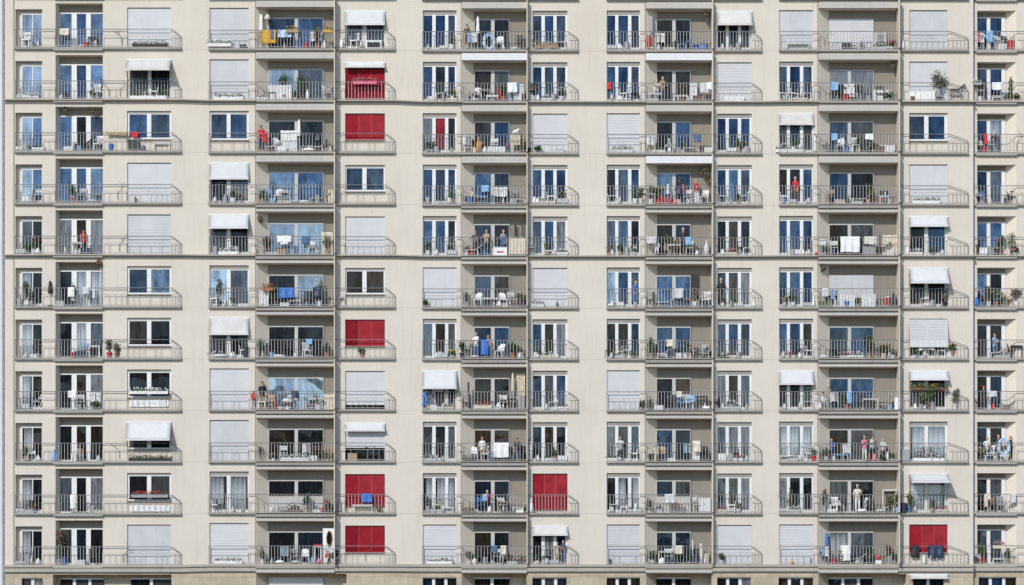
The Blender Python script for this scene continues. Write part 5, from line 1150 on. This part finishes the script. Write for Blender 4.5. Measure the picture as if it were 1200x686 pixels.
add(5,6,1036,'plant','yellow-green spreading plant','cream','olive','ochre',.72,.28); add(5,6,1047,'plant','white flowering plant','white','grey','white',.5,.16); add(5,6,985,'box','dark rolled rug in a tray',.95,.28,.14,'brown'); add(5,6,966,'cushion','white cushion by the wall','white',.5); add(5,6,1003,'planter','row of white pots',.9,'white','grey','white',y=.0,up=.001); add(5,6,1085,'rack','rack of white washing',.9,[('cloth','white'),('shirt','white'),('cloth','white')],y=-.03); add(5,6,1116,'plant','small plant with orange flowers','terra','olive','orange',.5,.13,y=-.07,up=.2); add(5,6,918,'bag','pale bundle behind the rail','lgrey',.3,.4,y=.0); add(5,6,930,'lounger','dark low chair','dark',.5,y=.02)
add(5,7,965,'person','person in white seated by the wall','white','grey','hair',pose='sit',h=1.35,y=.2); add(5,7,973,'person','person in grey beside the seated one','grey','dark','hair',pose='stand',h=1.3,y=.25); add(5,7,995,'towel','pale blue towel',.28,.65,'lblue'); add(5,7,1020,'table','white covered table','white',.9,.4,.6); add(5,7,1036,'lounger','pale sofa-like lounger','lgrey',1.0); add(5,7,1052,'box','white armchair-like box',.35,.3,.65,'white',y=.0); add(5,7,1012,'chair','dark chair at the covered table','dark'); add(5,7,960,'bag','white sack','white',.25,.45,y=.0)
for i, u in enumerate((1072, 1083, 1094, 1104)):
    add(5,7,u,'planter',['lush ivy box under the awning','lush yellow-green box beside the ivy','lush middle box of greenery','trailing box nearest the rail end'][i],.55,'brown',['green','olive','olive','green'][i],['ochre',None,'ochre',None][i],y=-.20,up=1.02)
add(5,7,1088,'plant','dense dark bush below the hanging greenery','brown','green',None,1.15,.5,y=-.02); add(5,7,1079,'plant','grey withered plant','grey','grey',None,1.0,.2,y=-.08); add(5,7,1119,'plant','grey plant at the rail end','lgrey','grey',None,1.0,.14,y=-.07); add(5,7,1085,'post','thin bar holding the greenery','dark',1.0,.02,y=-.08)
add(5,8,975,'person','person in a bright blue top','blue','navy','fair',pose='lean',h=1.3,y=.2); add(5,8,1013,'person','person in a pink top and white shorts','pink','white','fair',pose='stand',h=1.45,y=.0); add(5,8,1024,'bag','pink and red bag','pink',.28,.42,y=-.05); add(5,8,1023,'person','dark-haired person behind a pink bag','lgrey','black','hair',pose='stand',h=1.5,y=.25); add(5,8,1035,'person','person in a white shirt bending','white','dark','ghair',pose='lean',h=1.3,y=.15); add(5,8,968,'plant','leafy plant in a grey pot','lgrey','olive',None,.6,.18,y=.0); add(5,8,985,'table','blue and white table','lblue',.9,.35,.4); add(5,8,1034,'bag','black sack','black',.4,.5,y=.0); add(5,8,1045,'plant','low plant with a red flower','white','green','red',.32,.12,y=-.05); add(5,8,1060,'box','dark ribbed box behind the partition',.5,.3,.6,'grey',y=-.05); add(5,8,1040,'bottle','tall white jug','white',.5,y=.05); add(5,8,953,'plant','pale plant with red pot','red','grey','cream',.7,.14,y=-.05); add(5,8,1085,'bike','black bicycle before the curtains','black',y=-.06); add(5,8,1088,'planter','white trough before the curtains',1.7,'white','grey',None,y=-.07,up=.001); add(5,8,925,'table','white low table before curtains','white',1.1,.2,.3,y=.0)
add(5,9,1005,'person','person in a pale shirt','cream','white','ghair',pose='reach',h=1.6,y=.1); add(5,9,983,'chair','white chair','white'); add(5,9,1018,'chair','white chair beside the standing person','white'); add(5,9,975,'box','white low crate',.5,.3,.2,'white'); add(5,9,1010,'cushion','white cushion at the rail','white',.55,y=-.03); add(5,9,1043,'plant','bushy plant in a dark pot','dark','olive','ochre',.9,.22,y=-.02); add(5,9,1052,'plant','second bushy plant in a blue pot','lblue','olive','cream',.95,.2,y=-.05); add(5,9,1066,'plant','bushy plant under the awning','denim','olive',None,1.0,.16,y=-.06); add(5,9,1059,'bin','dark blue pot','navy',.5,.2,y=-.08); add(5,9,1043,'table','white round-topped table','white',.8,.35,1.25,y=.25); add(5,9,967,'plant','plant with a red flower on a stem','white','grey','red',1.2,.1); add(5,9,927,'plant','sparse brown plant','tan','grey',None,1.3,.14,y=.02); add(5,9,924,'twig','dark twig on the rail')
add(5,10,990,'towel','white towel',.55,.8,'white'); add(5,10,986,'plant','slim plant with a yellow flower','brown','olive','yellow',.7,.13,y=-.04); add(5,10,1029,'ball','red and white round toy','red',.14,y=-.05,up=.2); add(5,10,1029,'box','small crate under the toy',.3,.2,.2,'white',y=-.05); add(5,10,1042,'plant','plant with tall red and white blossom','grey','grey','red',.95,.14); add(5,10,1048,'plant','dark low plant','grey','green',None,.55,.16); add(5,10,965,'chair','black chair','black'); add(5,10,1005,'lounger','pale lounger','lgrey',.9); add(5,10,1020,'plant','blue potted plant','lblue','grey','white',.45,.18); add(5,10,970,'parasol','closed blue parasol','blue',1.7,y=.3); add(5,10,1072,'towel','black cloth before the red blind',.45,.6,'black'); add(5,10,1083,'bag','white sack on the rail side','white',.25,.5,y=-.08); add(5,10,1096,'towel','navy cloth before the red blind',.85,.62,'navy'); add(5,10,1092,'chair','white chair behind dark cloths','white',y=.0); add(5,10,928,'ball','orange flat toy','orange',.09,y=-.1); add(5,10,946,'box','dark wire crate',.3,.14,.4,'lgrey',y=-.06)
# --- last stack
add(6,0,1186,'bucket','red basket-like bucket','red',.5,.2,y=.1); add(6,0,1148,'rack','rack of pale and pink clothes',.5,[('shirt','pink'),('shirt','white')]); add(6,0,1160,'towel','pale blue towel',.35,.6,'lblue'); add(6,0,1172,'chair','white chair','white'); add(6,0,1180,'chair','dark chair near the red bucket','dark')
add(6,1,1150,'plant','white flowering plant','white','grey','white',.95,.25); add(6,1,1145,'planter','rail box of pale blooms',.5,'grey','grey','white'); add(6,1,1183,'plant','plant with small red flowers','terra','green','red',.42,.16); add(6,1,1192,'plant','olive low plant','tan','olive','ochre',.3,.18); add(6,1,1186,'plant','tall thin plant by the splayed wall','brown','olive',None,1.2,.12,y=.2); add(6,1,1170,'table','white low table','white',.6,.3,.3)
add(6,2,1167,'bag','grey bundle on a stand','grey',.5,.4,up=.85,y=.1); add(6,2,1167,'table','dark stand under the grey bundle','dark',.45,.3,.85,y=.1); add(6,2,1155,'towel','white red towel',.2,.55,'red'); add(6,2,1150,'chair','pale chair by the corner','lgrey'); add(6,2,1192,'twig','dark creeper on the rail')
add(6,3,1153,'bag','blue and white sack','blue',.4,.75); add(6,3,1146,'chair','white chair by the corner','white'); add(6,3,1187,'chair','dark wire chair','dark'); add(6,3,1191,'bike','dark bicycle by the splayed wall','dark'); add(6,3,1180,'bag','dark bag by the door','dark',.24,.36)
add(6,4,1188,'plant','big flowering bush','brown','olive','cream',1.05,.35); add(6,4,1175,'plant','plant with red and orange flowers','terra','green','red',1.0,.12); add(6,4,1148,'chair','dark slatted chair','dark'); add(6,4,1153,'box','white crate by the corner',.4,.3,.4,'white',y=.05); add(6,4,1190,'plant','low pink flowering plant','white','green','pink',.35,.16,y=-.06)
add(6,5,1146,'bag','blue bag','blue',.36,.5); add(6,5,1160,'plant','plant with pink flowers by the door','white','grey','pink',1.05,.14); add(6,5,1192,'plant','pink and white flowering plant','white','grey','pink',.9,.28); add(6,5,1170,'chair','blue chair','denim'); add(6,5,1182,'chair','tan chair','tan'); add(6,5,1152,'chair','black chair','black')
add(6,6,1167,'person','person in a pink top and jeans','lblue','denim','terra',pose='lean',h=1.4,y=.15); add(6,6,1188,'chair','black chair','black'); add(6,6,1178,'bucket','white bucket','white',.3,.13); add(6,6,1192,'table','dark table beside the chair','dark')
add(6,7,1154,'person','person with red hair in black','black','dark','red',pose='stand',h=1.35,y=.1); add(6,7,1165,'bag','red and pink bag','red',.26,.34,y=.0); add(6,7,1182,'lounger','pale lounger','lgrey',.9); add(6,7,1148,'chair','black chair','black')
add(6,8,1158,'person','person in white with brown hair','white','navy','terra',pose='lean',h=1.35,y=.15); add(6,8,1172,'person','person in navy behind swim ring','navy','navy','fair',pose='stand',h=1.5,y=.25); add(6,8,1186,'person','person in a black top','black','black','terra',pose='stand',h=1.42,y=.15); add(6,8,1177,'ring','blue and white ring leaning on the rail',y=-.05,up=.3); add(6,8,1177,'table','white stand under the ring','white',.45,.2,.3,y=-.05); add(6,8,1163,'chair','white chair','white'); add(6,8,1151,'plant','dark plant with pale tips','dark','olive','cream',.7,.16)
add(6,9,1150,'chair','dark slatted chair','dark'); add(6,9,1188,'chair','white wire chair','white'); add(6,9,1174,'chair','grey chair','grey'); add(6,9,1156,'towel','cream towel',.2,.7,'cream')
add(6,10,1154,'bag','bright red bag','red',.2,.5,y=.0); add(6,10,1148,'bag','white tied sack on a black one','white',.4,.7); add(6,10,1144,'bag','black sack by the corner','black',.3,.4,y=.0); add(6,10,1170,'planter','rail box of pink and white flowers',.6,'cream','grey','pink'); add(6,10,1172,'table','white low bench','white',.7,.3,.3); add(6,10,1190,'chair','pale chair by the splayed wall','lgrey')

# low clutter that nearly every window has behind its rail
fr = random.Random(5)
FILL = [('planter', 'pale trough', lambda c: (fr.uniform(.5, .9), fr.choice(['white', 'lgrey', 'cream']), fr.choice(['grey', 'green']), fr.choice([None, 'white', 'pink']))),
        ('box', 'pale low box', lambda c: (fr.uniform(.35, .6), .15, fr.uniform(.18, .34), fr.choice(['white', 'lgrey']))),
        ('bag', 'white bundle', lambda c: (fr.choice(['white', 'lgrey']), .26, .34)),
        ('plant', 'small leafy pot', lambda c: (fr.choice(['white', 'grey', 'tan']), fr.choice(['green', 'grey', 'olive']), None, fr.uniform(.4, .75), .12)),
        ('chair', 'white chair', lambda c: ('white',)), ('bottle', 'pale jar', lambda c: ('cream', fr.uniform(.3, .45))), ('bin', 'grey tub', lambda c: ('grey', fr.uniform(.3, .45), .14))]
LFILL = FILL + [('chair', 'dark chair', lambda c: (fr.choice(['dark', 'brown', 'black']),)), ('table', 'dark side table', lambda c: (fr.choice(['dark', 'grey', 'wood']), .5, .32, fr.uniform(.4, .62))),
        ('plant', 'bushy green plant', lambda c: (fr.choice(['terra', 'dark', 'tan']), fr.choice(['green', 'olive']), None, fr.uniform(.75, 1.15), .2)), ('box', 'dark crate', lambda c: (fr.uniform(.4, .6), .28, fr.uniform(.25, .45), fr.choice(['dark', 'brown', 'navy']))),
        ('towel', 'pale cloth over the rail', lambda c: (fr.uniform(.3, .6), fr.uniform(.3, .55), fr.choice(['lgrey', 'white', 'cream']))), ('towel', 'blue cloth over the rail', lambda c: (fr.uniform(.25, .45), fr.uniform(.3, .5), fr.choice(['lblue', 'denim', 'navy']))),
        ('bag', 'dark sack', lambda c: (fr.choice(['dark', 'navy', 'brown']), .34, .45)), ('bucket', 'small bucket', lambda c: (fr.choice(['blue', 'grey', 'red', 'lblue']),)), ('cushion', 'pale cushion', lambda c: ('lgrey', .5)), ('lounger', 'low lounger', lambda c: (fr.choice(['white', 'grey', 'lblue']), .75)), ('rack', 'small rack of washing', lambda c: (.45, [('cloth', fr.choice(['white', 'lblue'])), ('cloth', fr.choice(['white', 'grey']))]))]
SEEN = set(LABELS)
for st in STACKS:
    for ci, c in enumerate(st['cols']):
        for r in range(NROW):
            if c['t'] == 'win':
                last = c['cells'][r].split('|')[-1]
                if last[0] not in 'W': continue
                xs = fr.sample([c['x'][0]+(c['x'][1]-c['x'][0])*q for q in (.15, .4, .6, .85)], 3); yy, nm = -.02, ['before the left window', '', 'before the right window'][ci]
            else:
                xs = [c['x'][0]+(c['x'][1]-c['x'][0])*q for q in fr.sample((.08, .2, .36, .5, .64, .78, .9), {1: 3, 6: 2}.get(st['k'], 5))]; yy, nm = .1, 'in the loggia'
            ks = fr.sample(FILL if c['t'] == 'win' else LFILL, len(xs))
            for (kd, ds, f), u in zip(ks, xs):
                d = f"{ds} {nm}"
                if f"{d}, {place(st['k'], r)}" in SEEN: continue
                if kd == 'rack' and any(str(o.get('label', '')).endswith(place(st['k'], r)) and o.name.startswith('drying_rack') for o in COL.objects): continue
                if kd in ('planter',): add(st['k'], r, u, kd, d, *f(c), y=yy-.02, up=.001)
                else: add(st['k'], r, u, kd, d, *f(c), y=yy+(.06 if kd == 'chair' else 0))
# ------------------------------------------------------------------ ground, street, added hillside, light, camera
def ground_mat(name, c, c2, sc):
    m, nt, b = _new(name); L = nt.links; N = nt.nodes.new
    tc = N('ShaderNodeTexCoord'); n = N('ShaderNodeTexNoise'); n.inputs['Scale'].default_value = sc; n.inputs['Detail'].default_value = 8
    L.new(tc.outputs['Object'], n.inputs['Vector']); mx = N('ShaderNodeMix'); mx.data_type = 'RGBA'
    mx.inputs[6].default_value = (*c, 1); mx.inputs[7].default_value = (*c2, 1); L.new(n.outputs['Fac'], mx.inputs[0]); L.new(mx.outputs[2], b.inputs['Base Color'])
    b.inputs['Roughness'].default_value = .9; return m
m = MB(); m.quad((-1500, -1500, 0), (1500, -1500, 0), (1500, 1500, 0), (-1500, 1500, 0)); tag(m.build('ground', ground_mat('pale_gravel', (.22, .205, .18), (.28, .26, .23), .3)), kind='structure')
m = MB(); m.box(-80, 80, -5, -.0, -.3, .14); tag(m.build('pavement', ground_mat('paving', (.24, .23, .21), (.30, .29, .27), 1.2)), kind='structure')
m = MB(); m.quad((-300, -13, .004), (300, -13, .004), (300, -5, .004), (-300, -5, .004)); tag(m.build('road', ground_mat('asphalt', (.045, .045, .047), (.06, .06, .06), 2)), kind='structure')
# unseen wooded hillside, added behind the camera to darken reflections in the lower windows
h = MB(); rr = random.Random(3); nx, ny = 120, 6
def hz(i, j):
    base = 30 + 11*math.sin(i*.13+1) + 6*math.sin(i*.37) + 3.5*math.sin(i*.93+2)
    prof = [0, .55, .85, 1, .8, .4, 0][j]
    return max(0, base*prof + (rr.uniform(-2.5, 3.5) if 0 < j < 6 else 0))
P = [[(-600+10*i, -260-16*j, hz(i, j)) for i in range(nx+1)] for j in range(ny+1)]
for j in range(ny):
    for i in range(nx): h.quad(P[j][i], P[j][i+1], P[j+1][i+1], P[j+1][i])
tag(h.build('reflection_hill', ground_mat('reflection_wood', (.03, .045, .02), (.06, .08, .035), .25)), kind='structure')

w = bpy.data.worlds.new('World'); scene.world = w; w.use_nodes = True
nt = w.node_tree; bg = nt.nodes['Background']; sky = nt.nodes.new('ShaderNodeTexSky'); sky.sky_type = 'NISHITA'; sky.sun_disc = False
D = Vector((.52, 1.0, -.80)).normalized()
el = math.asin(-D.z); az = math.atan2(-D.x, -D.y)
sky.sun_elevation = el; sky.sun_rotation = az; sky.altitude = 200; sky.air_density = 1.2; sky.dust_density = .6; sky.ozone_density = 2.5
bg.inputs['Strength'].default_value = .15
nt.links.new(sky.outputs[0], bg.inputs[0])
sun = bpy.data.lights.new('sun', 'SUN'); sun.energy = 3.1; sun.angle = math.radians(.53); sun.color = (1, .955, .89)
so = bpy.data.objects.new('sun', sun); COL.objects.link(so); so.rotation_euler = D.to_track_quat('-Z', 'Y').to_euler(); so.location = (-100, -150, 120)

cam = bpy.data.cameras.new('camera'); co = bpy.data.objects.new('camera', cam); COL.objects.link(co); scene.camera = co
DIST, CZ = 150.0, 2.2; WID = 1200*S
cam.sensor_width = 36; cam.lens = 36*DIST/WID; co.location = (0, -DIST, CZ); co.rotation_euler = (math.radians(90), 0, 0)
cam.shift_y = (Z(343)-CZ)/WID; cam.clip_start = .5; cam.clip_end = 3000
vs = scene.view_settings; vs.view_transform = 'Standard'; vs.look = 'None'; vs.gamma = 1; vs.exposure = EXPOSURE if 'EXPOSURE' in globals() else 0.13
scene.cycles.max_bounces = 6; scene.cycles.transparent_max_bounces = 6
dup = {k: v for k, v in LABELS.items() if len(v) > 1}
if dup: print('DUP LABELS', dup)
print('LONG', [l for l in LABELS if len(l.replace(',', ' ').split()) > 16])
